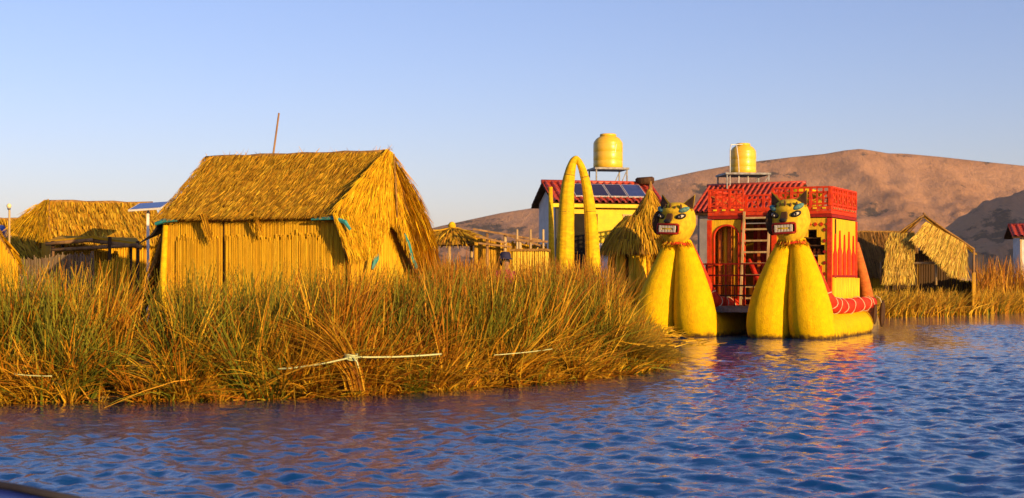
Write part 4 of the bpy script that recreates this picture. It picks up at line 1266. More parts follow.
def tank_tower(px, d, platy, tanktop, tank_w, label_s, label_t, wide, legs_y, rz=0.2, pipes=()):
    p = at(px, 280, d)
    zp = at(px, platy, d)[2] - GZ
    t = thing('tank_stand', label_s, 'stand', (p[0], p[1], GZ), rz, 'water tank stands')
    h = wide / 2
    wall_box(t, 'platform', (0, 0, zp - 0.04), (wide, wide * 0.9, 0.08), M['steel'])
    for sx in (-1, 1):
        for sy in (-1, 1):
            b = MB(); b.bar((sx * (h - 0.08), sy * (h * 0.9 - 0.08), -0.05), (sx * (h - 0.08), sy * (h * 0.9 - 0.08), zp - 0.08), 0.055); b.build('leg', M['steel'], t)
    for sy in (-1, 1):
        b = MB(); b.bar((-h + 0.1, sy * (h * 0.9 - 0.08), zp * 0.5), (h - 0.1, sy * (h * 0.9 - 0.08), zp - 0.15), 0.035); b.build('brace', M['steel'], t)
    H = (platy - tanktop) * d / F
    r = tank_w * d / F / 2
    loc = (p[0] - 0.0, p[1], GZ + zp)
    k = thing('water_tank', label_t, 'water tank', loc, rz, 'yellow water tanks')
    b = MB(); b.lathe([(r * 0.94, 0.0), (r * 0.97, 0.03), (r, 0.06), (r, H * 0.2), (r * 0.985, H * 0.215), (r, H * 0.23), (r, H * 0.45), (r * 0.985, H * 0.465), (r, H * 0.48), (r, H * 0.68), (r * 0.985, H * 0.695), (r, H * 0.71), (r * 0.97, H * 0.76), (r * 0.80, H * 0.86), (r * 0.60, H * 0.915), (r * 0.55, H * 0.93)], 32)
    b.build('tank_body', M['tank'], k, smooth=True)
    b = MB(); b.lathe([(r * 0.5, H * 0.925), (r * 0.56, H * 0.93), (r * 0.56, H * 0.985), (r * 0.5, H), (0.001, H + 0.012)], 24); b.build('lid', M['tank'], k, smooth=True)
    for pts in pipes:
        b = MB(); b.tube([Vector(q) for q in pts], 0.02, 6); b.build('pipe', M['pvc'], k, smooth=True)
    return r, H


d = 58.5
tank_tower(608, d, 168.5, 134, 29.5, 'grey steel tank stand behind the yellow house', 'large yellow plastic water tank above the solar panels', 1.45, 0, 0.2,
           pipes=[[(0.1, -0.56, 0.05), (0.12, -0.575, 0.5), (0.2, -0.56, 0.95), (0.25, -0.3, 1.25), (0.25, -0.1, 1.36)]])
d = 59
tank_tower(743, d, 174, 143.5, 26, 'thin steel tank stand behind the red catamaran cabin', 'yellow plastic water tank above the red catamaran cabin', 1.9, 0, 0.1,
           pipes=[[(-0.72, -0.6, -2.0), (-0.7, -0.6, 0.9), (-0.65, -0.55, 1.16), (-0.1, -0.3, 1.2)], [(-0.35, -0.6, -1.6), (-0.33, -0.6, 0.1), (-0.33, -0.5, 0.6), (-0.4, -0.45, 1.2)], [(0.05, -0.62, -1.6), (0.05, -0.6, 0.0)]])


def house_two():
    fc = at(690, 213, 57.4)
    th = R(-31)
    L, W = 4.2, 3.6
    ax = np.array([math.cos(th), math.sin(th)]); bx_ = np.array([-math.sin(th), math.cos(th)])
    c = fc[:2] + ax * L / 2 + bx_ * W / 2
    t = thing('tiled_house', 'white walled house with orange red ribbed roof behind the catamaran', 'house', (c[0], c[1], GZ), th)
    he, hr = fc[2] - GZ, at(0, 186.5, 58.8)[2] - GZ
    tile_roof(t, L, W, he, hr, 19)
    wx, wy = L / 2 - 0.25, W / 2 - 0.3
    z1 = he
    for s in (-1, 1):
        wall_box(t, 'side_wall', (s * wx, 0, z1 / 2), (0.1, 2 * wy, z1), M['shade_wall'])
        b = MB(); b.prism([(s * wx, -wy, z1 + 0.01), (s * wx, wy, z1 + 0.01), (s * wx, 0, hr - 0.2)], (s * 0.04, 0, 0)); b.build('gable', M['shade_wall'], t)
    wall_box(t, 'back_wall', (0, wy, z1 / 2), (2 * wx - 0.11, 0.1, z1), M['shade_wall'])
    wall_box(t, 'front_wall', (0, -wy, z1 / 2), (2 * wx - 0.11, 0.1, z1 - 0.01), M['shade_wall'])
    w = bpy.data.objects.new('window', None); COL.objects.link(w); w.parent = t
    wall_box(w, 'pane', (0.6, -wy - 0.055, 2.3), (1.1, 0.03, 0.9), M['cell_dark'])
    for zz in (1.83, 2.77): wall_box(w, 'frame', (0.6, -wy - 0.07, zz), (1.2, 0.06, 0.07), M['wood_pale'])
    return t


house_two()

# ------------------------------------------------------------------ cone hut
p = at(642, 280, 49.0)
t = thing('cone_hut', 'pointed cone shaped straw hut with two shaggy roof tiers', 'hut', (p[0] - 0.15, p[1], GZ))
zz = lambda y: at(0, y, 49.0)[2] - GZ
up = bpy.data.objects.new('upper_tier', None); COL.objects.link(up); up.parent = t; up.location = (0.42, 0, 0)
round_thatch(up, [(0.05, zz(190)), (0.18, zz(198)), (0.38, zz(208)), (0.6, zz(217)), (0.76, zz(225))], N=1300, width=0.032, tail=0.2, courses=4)
round_thatch(t, [(0.4, zz(216)), (0.85, zz(230)), (1.1, zz(241)), (1.3, zz(254))], N=1900, width=0.034, tail=0.3, courses=4)
b = MB(); b.tube([(0, 0, zz(196)), (0.02, 0, zz(189)), (0.03, 0, zz(181))], [0.12, 0.075, 0.03], 8); b.build('tip_bundle', M['thatch_base'], up, smooth=True)
for k in range(26):
    a = k * 2 * math.pi / 26 + rng.normal() * 0.04
    r0 = 0.98 + rng.normal() * 0.03
    b = MB(); b.tube([(r0 * math.cos(a), r0 * math.sin(a), -0.05), (r0 * 1.0 * math.cos(a + 0.03), r0 * math.sin(a + 0.03), 1.0), (r0 * 0.95 * math.cos(a), r0 * 0.95 * math.sin(a), zz(248))], [0.11, 0.12 + rng.normal() * 0.012, 0.09], 7, tuple(pick(STRAW_B, [3, 3, 2, 1], 1)[0]))
    b.build('wall_bundle', M['stem'], t, smooth=True)


# ------------------------------------------------------------------ the puma-prowed catamaran
def catamaran():
    th = R(27)
    t = thing('reed_catamaran', 'twin hulled yellow reed boat with puma figureheads and red cabin', 'boat', (6.93, 44.85, 0), -th)

    def part(name, parent=t):
        e = bpy.data.objects.new(name, None); COL.objects.link(e); e.parent = parent; return e
    for hi, cx in enumerate((-1.87, 1.87)):
        h = part('hull')
        for s in (-1, 1):
            # one long bound roll: flat on the water, sweeping up into the prow
            path = [(cx + s * 0.55, 7.3, 0.42), (cx + s * 0.66, 6.0, 0.24), (cx + s * 0.68, 3.5, 0.2), (cx + s * 0.68, 1.5, 0.15), (cx + s * 0.68, 0.45, 0.1), (cx + s * 0.67, 0.06, 0.42), (cx + s * 0.61, 0.0, 1.0), (cx + s * 0.51, 0.04, 1.6), (cx + s * 0.38, 0.12, 2.2), (cx + s * 0.26, 0.2, 2.7), (cx + s * 0.19, 0.24, 3.05)]
            rad = [0.3, 0.52, 0.62, 0.66, 0.69, 0.70, 0.65, 0.55, 0.43, 0.32, 0.23]
            sp = smooth_path([(*q, r) for q, r in zip(path, rad)], 6)
            lump = np.array([1 + 0.025 * mnoise.noise((k * 0.35, s * 3.0, cx)) for k in range(len(sp))])
            nr_ = 72; rid = 1 + 0.0045 * rng.normal(size=nr_)[None, :] * (0.7 + 0.5 * rng.random((len(sp), 1))) + 0.003 * rng.normal(size=(len(sp), nr_))
            b = MB(); b.tube(sp[:, :3], sp[:, 3] * lump, nr_, ridge=rid); b.build('prow_roll', M['roll'], h, smooth=True)
        for s in (-1, 1):
            # red gunwale roll on top, climbing behind the prow
            path = [(cx + s * 0.95, 6.9, 1.02), (cx + s * 0.98, 5.0, 0.98), (cx + s * 0.98, 3.0, 0.95), (cx + s * 0.98, 1.6, 1.0), (cx + s * 0.92, 0.75, 1.25), (cx + s * 0.68, 0.55, 1.95), (cx + s * 0.42, 0.5, 2.6), (cx + s * 0.26, 0.48, 3.0)]
            sp = smooth_path([(*q, r) for q, r in zip(path, (.2, .24, .25, .25, .24, .2, .16, .12))], 5)
            b = MB(); b.tube(sp[:, :3], sp[:, 3], 14); b.build('gunwale_roll', M['red_cloth'], h, smooth=True)
            for k in range(3, 22, 3):
                q = sp[k]; dv = unit(sp[k + 1, :3] - sp[k - 1, :3] + rng.normal(size=3) * 0.07)
                ax_ = unit(np.cross(dv, (0.0, 0.0, 1.0))); ay_ = np.cross(dv, ax_)
                b = MB(); b.tube([q[:3] + (ax_ * math.cos(a) + ay_ * math.sin(a)) * (q[3] + 0.012) * (1.0 + 0.08 * math.sin(a * 3 + k)) for a in np.linspace(0, 6.283, 20)], 0.016, 5); b.build('rope_loop', M['rope_cream'], h, smooth=True)
        # inner filler between the rolls
        b = MB(); b.box((cx, 3.9, 0.45), (1.5, 6.0, 0.5)); b.build('hull_deck', M['yellow_wall'], h)
        # tail at the stern, leaning forward
        path = [(cx + 0.55, 7.5, 0.2), (cx + 0.62, 7.65, 0.8), (cx + 0.6, 7.35, 1.5), (cx + 0.55, 6.9, 2.3), (cx + 0.5, 6.55, 3.1)]
        sp = smooth_path([(*q, r) for q, r in zip(path, (.22, .26, .24, .19, .09))], 5)
        b = MB(); b.tube(sp[:, :3], sp[:, 3], 14); b.build('tail', M['orange'], h, smooth=True)
        if hi == 1:
            for yy, sc in ((6.2, 1.0), (7.35, 1.35)):
                b = MB(); b.ball((cx + 1.22, yy, 0.62), (0.07 * sc, 0.15 * sc, 0.36 * sc), 14, 10, Matrix.Rotation(R(-14), 3, 'X')); f = b.build('fender', M['wood_dark'], h, smooth=True)
                b = MB(); b.tube([(cx + 1.2, yy, 0.95), (cx + 1.17, yy - 0.1, 1.15), (cx + 1.0, yy - 0.1, 1.25)], 0.015, 5); b.build('fender_rope', M['rope_cream'], h, smooth=True)
        puma_head(t, cx, hi)
    # deck between the hulls
    b = MB()
    for k in range(13):
        yy = 0.95 + k * 0.42
        b = MB(); b.box((0, yy + 0.2, 0.93 + rng.normal() * 0.004), (2.6, 0.40, 0.07)); b.build('deck_plank', M['wood'], t)
    b = MB(); b.box((0, 0.93, 0.86), (2.3, 0.06, 0.2)); b.build('deck_beam', M['steel'], t)
    for yy in (2.6, 4.4, 6.2):
        b = MB(); b.box((0, yy, 0.84), (2.6, 0.12, 0.1)); b.build('deck_beam', M['wood_dark'], t)
    # fore-deck railing
    ry = 1.15
    for z, mt in ((2.32, 'red'), (1.95, 'red_dark'), (1.62, 'wood_dark'), (1.3, 'wood_dark')):
        b = MB(); b.bar((-1.35, ry, z), (1.3, ry, z), 0.06, 0.05); b.build('rail', M[mt], t)
    for x in (-1.25, -0.6, 0.02, 0.65, 1.2):
        b = MB(); b.bar((x, ry + 0.055, 0.95), (x, ry + 0.055, 2.34), 0.055); b.build('rail_post', M['red_dark'], t)
    for x in (-0.9, -0.3, 0.33, 0.92):
        b = MB(); b.bar((x, ry + 0.05, 0.95), (x, ry + 0.05, 1.62), 0.035); b.build('baluster', M['red_dark'], t)
    for y0 in (1.25,):
        for x in (-1.28,):
            for z in (2.32, 1.62):
                b = MB(); b.bar((x, y0, z), (x, 2.8, z), 0.055); b.build('rail', M['red'], t)
    cabin(part('cabin'))
    return t


def puma_head(t, cx, hi):
    e = bpy.data.objects.new('puma_head', None); COL.objects.link(e); e.parent = t
    e.location = (cx, 0.12, 3.6)
    e.rotation_euler = (0, 0, R(-7 if hi else -10))
    e.rotation_euler[0], e.rotation_euler[1] = (R(2), R(-2)) if hi else (R(-2), R(2.5))
    e.scale = (1.0, 1.0, 1.02) if hi else (1.03, 1.0, 1.0)
    # skull: blunt upright egg, broad at the cheeks, flat on top
    n, m_ = 40, 26
    V, Fc = [], []
    for i in range(m_ + 1):
        ph = math.pi * i / m_
        for k in range(n):
            a = 2 * math.pi * k / n
            sx, cz = max(math.sin(ph), 0.0), -math.cos(ph)
            sx_ = sx ** 0.72
            z = 0.70 * math.copysign(abs(cz) ** (0.72 if cz > 0 else 0.88), cz)
            wx = 0.61 * sx_ * (1.0 - 0.06 * max(cz, 0) - 0.36 * max(-cz, 0))
            x = wx * math.cos(a); y = 0.52 * sx_ * math.sin(a)
            front = max(0, -math.sin(a))
            # muzzle swells forward, brow ledge, chin
            y -= 0.10 * front ** 3 * math.exp(-((z + 0.16) / 0.26) ** 2) * sx_
            y -= 0.07 * front ** 2 * math.exp(-((z - 0.42) / 0.10) ** 2)
            y += 0.06 * front ** 2 * math.exp(-((z - 0.22) / 0.10) ** 2)
            V.append((x, y, z))
    for i in range(m_):
        for k in range(n):
            Fc.append((i * n + k, i * n + (k + 1) % n, (i + 1) * n + (k + 1) % n, (i + 1) * n + k))
    b = MB(); b.add(V, Fc); b.build('skull', M['head'], e, smooth=True)
    fy = -0.52
    for s in (-1, 1):
        # ears: hollow triangles at the upper corners
        b = MB()
        tip = Vector((s * 0.60, 0.0, 0.97)); A = Vector((s * 0.16, -0.14, 0.60)); B = Vector((s * 0.58, -0.08, 0.42)); Cc = Vector((s * 0.42, 0.2, 0.5))
        b.add([tip, A, B, Cc], [(0, 1, 2), (0, 2, 3), (0, 3, 1), (1, 3, 2)]); b.build('ear', M['head'], e)
        b = MB(); off = Vector((0, -0.025, 0.0)); b.prism([tip * 0.97 + off, A * 0.75 + tip * 0.25 + off + Vector((s * 0.02, 0, -0.05)), B * 0.75 + tip * 0.25 + off + Vector((0, 0, -0.06))], (0, -0.015, 0)); b.build('inner_ear', M['wood_dark'], e)
        # teal brow patch, eye ring, white, pupil
        b = MB(); b.ball((s * 0.41, -0.335, 0.44), (0.19, 0.10, 0.085), 16, 8, Matrix.Rotation(R(s * 34), 3, 'Z') @ Matrix.Rotation(R(s * -22), 3, 'Y')); b.build('brow', M['teal_paint'], e, smooth=True)
        b = MB(); b.ball((s * 0.345, -0.40, 0.225), (0.175, 0.075, 0.095), 18, 10, Matrix.Rotation(R(s * 28), 3, 'Z') @ Matrix.Rotation(R(s * -20), 3, 'Y')); b.build('eye_ring', M['black'], e, smooth=True)
        b = MB(); b.ball((s * 0.37, -0.435, 0.225), (0.095, 0.055, 0.05), 16, 10, Matrix.Rotation(R(s * 28), 3, 'Z') @ Matrix.Rotation(R(s * -20), 3, 'Y')); b.build('eyeball', M['bone'], e, smooth=True)
        b = MB(); b.ball((s * 0.365, -0.478, 0.22), (0.04, 0.02, 0.045), 12, 8); b.build('pupil', M['black'], e, smooth=True)
        # dark patch on the left cheek
        if s < 0:
            b = MB(); b.ball((-0.53, -0.24, 0.02), (0.10, 0.22, 0.40), 16, 12, Matrix.Rotation(R(-35), 3, 'Z')); b.build('cheek_patch', M['wood_dark'], e, smooth=True)
    # nose bridge and nose
    b = MB(); b.prism([(-0.08, -0.46, 0.40), (0.08, -0.46, 0.40), (0.12, -0.60, 0.08), (-0.12, -0.60, 0.08)], (0, 0.12, -0.02)); b.build('nose_bridge', M['wood_dark'], e, bevel=0.02)
    b = MB(); b.ball((0, -0.62, 0.05), (0.13, 0.07, 0.07), 14, 8); b.build('nose', M['black'], e, smooth=True)
    for k in range(5):
        x_ = -0.34 + 0.17 * k + (0.03 if hi else -0.02)
        z0_, ln_ = 0.50 + 0.03 * ((k * 7 + hi * 3) % 3), 0.13 + 0.03 * ((k * 5 + hi) % 3)
        yy_ = -0.50 * math.sqrt(max(0.05, 1 - (x_ / 0.62) ** 2))
        b = MB(); b.ball((x_, yy_ + 0.04, z0_), (0.028, 0.06, ln_ * 0.5), 8, 6); b.build('forehead_bar', M['wood_dark'], e, smooth=True)
    # mouth
    mo = [(-0.36, -0.58, -0.05), (0.36, -0.58, -0.05), (0.33, -0.55, -0.33), (-0.33, -0.55, -0.33)]
    b = MB(); b.ball((0, -0.38, -0.17), (0.42, 0.24, 0.25), 20, 12); b.build('muzzle', M['head'], e, smooth=True)
    b = MB(); b.prism([(x, y + 0.02, z) for x, y, z in mo], (0, 0.2, 0)); b.build('mouth', M['dark'], e, bevel=0.03)
    for z, hh in ((-0.045, 0.05), (-0.335, 0.05)):
        b = MB(); b.tube([(x, -0.575 - 0.04 * (1 - (x / 0.36) ** 2), z) for x in np.linspace(-0.36, 0.36, 9)], hh * 0.75, 8); b.build('lip', M['red_dark'], e, smooth=True)
    for s in (-1, 1):
        b = MB(); b.tube([(s * 0.36, -0.565, -0.04), (s * 0.375, -0.555, -0.19), (s * 0.35, -0.565, -0.34)], 0.035, 8); b.build('lip', M['red_dark'], e, smooth=True)
    for row, z in ((0, -0.125), (1, -0.255)):
        for k in range(6):
            x = -0.25 + k * 0.1
            hh = 0.085 + (0.06 if k in (0, 5) and row == 0 else 0)
            b = MB(); b.box((x, -0.6, z - (0.03 if hh > 0.1 else 0)), (0.085, 0.04, hh), None, None, 0.8 if row == 1 else 1.0); b.build('tooth', M['bone'], e, bevel=0.008)
    # collar: red band and a straw ruff
    b = MB(); b.tube([(0.43 * math.cos(a), 0.02 + 0.36 * math.sin(a), -0.64 + 0.01 * math.sin(5 * a)) for a in np.linspace(0, 6.283, 30)], 0.045, 8); b.build('collar', M['red_cloth'], e, smooth=True)
    N = 200
    a = rng.uniform(0, 6.283, N)
    P = np.column_stack([0.42 * np.cos(a), 0.02 + 0.35 * np.sin(a), np.full(N, -0.58) + rng.normal(size=N) * 0.03])
    D = np.column_stack([np.cos(a) * 0.7, np.sin(a) * 0.7, -np.ones(N)]) + rng.normal(size=(N, 3)) * 0.2
    cb = pick(STRAW_B, [3, 3, 2, 2], N)
    V, Q, C = strands(P, D, rng.uniform(0.1, 0.26, N), np.zeros((N, 3)), 0.03, 2, cb, cb * 0.8)
    mesh_np('straw_ruff', V, Q, M['straw'], e, C)['kind'] = 'stuff'


def cabin(e):
    x0, x1, y0, y1 = -1.7, 2.4, 2.8, 6.2
    zd, zf, zt = 0.97, 4.02, 4.83

    def bx(name, c, s, m): b = MB(); b.box(c, s); return b.build(name, M[m], e)

    def mb(name, b, m, **k): return b.build(name, M[m], e, **k)
    # floor slab of the terrace with red fascia boards
    bx('terrace_floor', ((x0 + x1) / 2, (y0 + y1) / 2, zf - 0.08), (x1 - x0 - 0.06, y1 - y0 - 0.06, 0.1), 'wood')
    for z, h, m in ((zf - 0.12, 0.1, 'red_dark'), (zf + 0.0, 0.11, 'red'), (zf + 0.13, 0.12, 'red')):
        pr = 0.0 if m == 'red' else 0.02
        for nm, c, s in (('fascia', ((x0 + x1) / 2, y0 - pr, z), (x1 - x0 + 0.1, 0.06, h)), ('fascia', ((x0 + x1) / 2, y1 + pr, z), (x1 - x0 + 0.1, 0.06, h)), ('fascia', (x1 + pr + 0.02, (y0 + y1) / 2, z), (0.06, y1 - y0 - 0.065, h)), ('fascia', (x0 - pr - 0.02, (y0 + y1) / 2, z), (0.06, y1 - y0 - 0.065, h))):
            bx(nm, c, s, m)
    # small motif blocks along the fascia
    for k in range(13):
        x = x0 + 0.2 + k * 0.31
        if 0.02 < x - (-0.5) < 0.95: continue
        bx('fascia_block', (x, y0 - 0.04, zf + 0.13), (0.12, 0.03, 0.05), 'yellow_paint')
    for k in range(10):
        bx('fascia_block', (x1 + 0.065, y0 + 0.25 + k * 0.32, zf + 0.13), (0.03, 0.12, 0.05), 'wood')
    # balustrade
    def rails(a, b_):
        a = Vector(a); b_ = Vector(b_)
        for z, w in ((zt, 0.08), (zt - 0.16, 0.05), (zf + 0.27, 0.06)):
            q = MB(); q.bar((a.x, a.y, z), (b_.x, b_.y, z), w, 0.06); mb('rail', q, 'red')
        n = int((b_ - a).length / 0.21)
        for k in range(n + 1):
            p = a.lerp(b_, k / n)
            q = MB(); q.bar((p.x, p.y, zf + 0.2), (p.x, p.y, zt), 0.05 if k % 3 else 0.09, 0.05 if k % 3 else 0.09); mb('baluster', q, 'red')
        for k in range(0, n, 3):
            p0 = a.lerp(b_, k / n); p1 = a.lerp(b_, min(k + 3, n) / n)
            q = MB(); q.bar((p0.x, p0.y, zf + 0.3), (p1.x, p1.y, zt - 0.16), 0.035); mb('cross_brace', q, 'red')
            q = MB(); q.bar((p1.x, p1.y, zf + 0.3), (p0.x, p0.y, zt - 0.16), 0.034); mb('cross_brace', q, 'orange')
    rails((x0, y0, 0), (-0.52, y0, 0)); rails((0.5, y0, 0), (x1, y0, 0)); rails((x1 + 0.02, y0 + 0.12, 0), (x1 + 0.02, y1, 0)); rails((x1 - 0.1, y1, 0), (x0, y1, 0)); rails((x0 - 0.02, y1 - 0.12, 0), (x0 - 0.02, y0 + 0.12, 0))
    # yellow bench with reed roll on the terrace
    bx('terrace_bench', (1.15, y0 + 1.0, zf + 0.28), (1.3, 0.5, 0.4), 'yellow_wall')
    q = MB(); q.tube([(0.5, y0 + 1.2, zf + 0.62), (1.15, y0 + 1.2, zf + 0.78), (1.8, y0 + 1.2, zf + 0.62)], [0.12, 0.16, 0.12], 10); mb('bench_back_roll', q, 'roll_plain', smooth=True)
    # corner posts
    for x in (x0, x1):
        for y in (y0, y1):
            bx('corner_post', (x, y, (zd + zf - 0.2) / 2), (0.14, 0.14, zf - 0.2 - zd), 'red')
    bx('front_post', (0.55, y0, (zd + zf - 0.2) / 2), (0.16, 0.14, zf - 0.2 - zd), 'red')
    bx('front_post', (-0.52, y0, (zd + zf - 0.2) / 2), (0.12, 0.14, zf - 0.2 - zd), 'red')
    # interior backing walls
    bx('back_wall', ((x0 + x1) / 2, y1 - 0.05, (zd + zf) / 2 - 0.1), (x1 - x0 - 0.15, 0.06, zf - zd - 0.22), 'yellow_wall')
    bx('left_wall', (x0 + 0.0, (y0 + y1) / 2, (zd + zf) / 2 - 0.1), (0.06, y1 - y0 - 0.15, zf - zd - 0.22), 'yellow_wall')
    # arched bay: yellow spandrel with an arch cut, red and yellow columns behind
    xa, xb = x0 + 0.08, -0.59
    xm, rr = (xa + xb) / 2, (xb - xa) / 2 - 0.08
    zs = 3.25
    poly = [(xa, y0, zf - 0.2), (xa, y0, zd)] + [(xm - rr, y0, zd)] + [(xm - rr * math.cos(a), y0, zs + rr * 0.9 * math.sin(a)) for a in np.linspace(0, math.pi, 13)] + [(xm + rr, y0, zd), (xb, y0, zd), (xb, y0, zf - 0.2)]
    q = MB()
    left = poly[:1]
    arc = [(xm - rr * math.cos(a), zs + rr * 0.9 * math.sin(a)) for a in np.linspace(0, math.pi, 13)]
    for i in range(12):
        (ax, az), (bx2, bz) = arc[i], arc[i + 1]
        q.prism([(ax, y0, az), (bx2, y0, bz), (bx2, y0, zf - 0.2), (ax, y0, zf - 0.2)], (0, 0.07, 0))
    q.box(((xa + xm - rr) / 2, y0 + 0.035, (zd + zf - 0.2) / 2), (xm - rr - xa, 0.07, zf - 0.2 - zd)); q.box(((xb + xm + rr) / 2, y0 + 0.035, (zd + zf - 0.2) / 2), (xb - xm - rr, 0.07, zf - 0.2 - zd))
    mb('arch_panel', q, 'yellow_wall')
    q = MB(); q.tube([(ax, y0 - 0.01, az) for ax, az in [(xm - rr, zd)] + arc + [(xm + rr, zd)]], 0.04, 6); mb('arch_trim', q, 'red', smooth=True)
    for k in range(5):
        x = xm - rr + 0.1 + k * (2 * rr - 0.2) / 4
        q = MB(); q.tube([(x, y0 + 0.35 + 0.06 * (k % 2), zd), (x, y0 + 0.35 + 0.06 * (k % 2), zf - 0.2)], 0.075, 9); mb('column', q, 'orange' if k % 2 == 0 else 'yellow_wall', smooth=True)
    # ladder bay: interior shelves/bench in shade, ladder leaning to the terrace
    bx('inner_partition', (0.0, y0 + 1.1, 2.4), (1.0, 0.06, 2.6), 'red_dark')
    bx('inner_bench', (0.02, y0 + 0.75, 1.35), (0.95, 0.5, 0.55), 'yellow_wall')
    for x in (-0.3, 0.1, 0.36):
        bx('inner_slat', (x, y0 + 1.04, 2.6), (0.1, 0.05, 2.2), 'orange')
    q = MB(); q.tube([(-0.42, y0 + 0.3, 2.5), (-0.1, y0 + 0.25, 1.9), (0.3, y0 + 0.3, 1.5)], [0.06, 0.13, 0.16], 10); mb('red_bolster', q, 'red_cloth', smooth=True)
    # stepped-niche wall on the right of the front
    xa, xb = 0.64, x1 - 0.08
    steps = [(1.58, 2.1, zd, 2.3), (1.66, 2.02, 2.3, 2.62), (1.42, 2.24, 2.62, 2.95), (1.54, 2.12, 2.95, 3.2), (1.68, 1.98, 3.2, 3.45)]
    q = MB()
    for sa, sb, z0, z1 in steps:
        q.box(((xa + sa) / 2, y0, (z0 + z1) / 2), (sa - xa, 0.07, z1 - z0 - 0.001)); q.box(((xb + sb) / 2, y0, (z0 + z1) / 2), (xb - sb, 0.07, z1 - z0 - 0.001))
    q.box(((xa + xb) / 2, y0, (3.45 + zf - 0.2) / 2), (xb - xa, 0.07, zf - 0.2 - 3.45))
    mb('niche_wall', q, 'yellow_wall')
    for sa, sb, z0, z1 in steps[2:]:
        bx('niche_lining', ((sa + sb) / 2, y0 + 0.14, z1 - 0.02), (sb - sa + 0.04, 0.22, 0.04), 'wood_dark')
    bx('niche_back', (1.83, y0 + 0.5, 2.4), (1.3, 0.05, 2.8), 'wood_dark')
    bx('niche_shelf', (1.83, y0 + 0.26, 2.6), (0.7, 0.36, 0.05), 'wood_pale')
    for x in (1.68, 1.83, 1.98):
        q = MB(); q.lathe([(0.05, 0), (0.07, 0.08), (0.035, 0.16), (0.045, 0.2)], 10, (x, y0 + 0.25, 2.626)); mb('niche_pot', q, 'orange', smooth=True)
    bx('niche_jamb', (1.56, y0 - 0.05, 1.62), (0.07, 0.04, 1.3), 'red'); bx('niche_jamb', (2.12, y0 - 0.05, 1.62), (0.07, 0.04, 1.3), 'red')
    for k in range(7):
        x = xa + 0.1 + k * 0.13
        if x < 1.5: bx('wall_stripe', (x, y0 - 0.045, 1.75), (0.06, 0.03, 1.4), 'red' if k % 2 else 'orange')
    for k in range(9):
        x = xa + 0.1 + k * 0.2
        q = MB(); q.box((x, y0 - 0.05, 3.62), (0.1, 0.03, 0.1), Matrix.Rotation(R(45), 3, 'Y')); mb('diamond_motif', q, 'red')
    for k in range(5):
        z = 2.0 + 0.36 * k
        q = MB(); q.box((2.24, y0 - 0.05, z), (0.09, 0.03, 0.09), Matrix.Rotation(R(45), 3, 'Y')); mb('diamond_motif', q, 'red_dark')
    # right side: yellow wall with red pointed pickets
    bx('side_wall', (x1, (y0 + y1) / 2, (zd + zf - 0.2) / 2), (0.07, y1 - y0 - 0.15, zf - 0.2 - zd), 'yellow_wall')
    for k in range(5):
        y = y0 + 0.45 + k * 0.62
        q = MB(); w = 0.19
        h = 3.0 + (0.12 if k % 2 else 0)
        q.prism([(x1 + 0.036, y - w, 1.95), (x1 + 0.036, y + w, 1.95), (x1 + 0.036, y + w, h - 0.35), (x1 + 0.036, y + 0.07, h - 0.22), (x1 + 0.036, y + 0.05, h), (x1 + 0.036, y, h + 0.32), (x1 + 0.036, y - 0.05, h), (x1 + 0.036, y - 0.07, h - 0.22), (x1 + 0.036, y - w, h - 0.35)], (0.05, 0, 0)); mb('picket', q, 'red' if k % 2 else 'red_cloth')
    bx('picket_rail', (x1 + 0.075, (y0 + y1) / 2, 1.93), (0.06, y1 - y0 - 0.1, 0.07), 'red_dark')
    # reed skirt under the pickets
    for k in range(11):
        y = y0 + 0.15 + k * 0.31
        q = MB(); q.tube([(x1 + 0.06, y, zd - 0.1), (x1 + 0.06, y, 1.87)], 0.14, 8); mb('skirt_bundle', q, 'yellow_wall', smooth=True)
    # ladder
    l = bpy.data.objects.new('ladder', None); COL.objects.link(l); l.parent = e.parent
    for x in (-0.45, 0.42):
        q = MB(); q.bar((x, y0 - 0.52, zd), (x, y0 - 0.1, zf + 0.06), 0.07, 0.05); q.build('ladder_rail', M['wood_pale'], l)
    for k in range(8):
        f = (k + 0.6) / 8
        q = MB(); q.bar((-0.42, y0 - 0.52 + 0.42 * f - 0.005, zd + (zf - zd) * f), (0.39, y0 - 0.52 + 0.42 * f - 0.005, zd + (zf - zd) * f), 0.045, 0.06); q.build('rung', M['wood_pale'], l)


catamaran()


# ------------------------------------------------------------------ far right huts
p = at(882, 280, 80)
small_hut('reed_hut', 'low brown thatched hut behind the ruined right hut', (p[0], p[1], GZ), R(4), 3.6, 3.0, 1.7, at(0, 232, 80)[2] - GZ, 5, 60, [(0.24, 0.12, 0.03), (0.3, 0.16, 0.04), (0.18, 0.09, 0.025), (0.12, 0.06, 0.02)], hip=0.05)


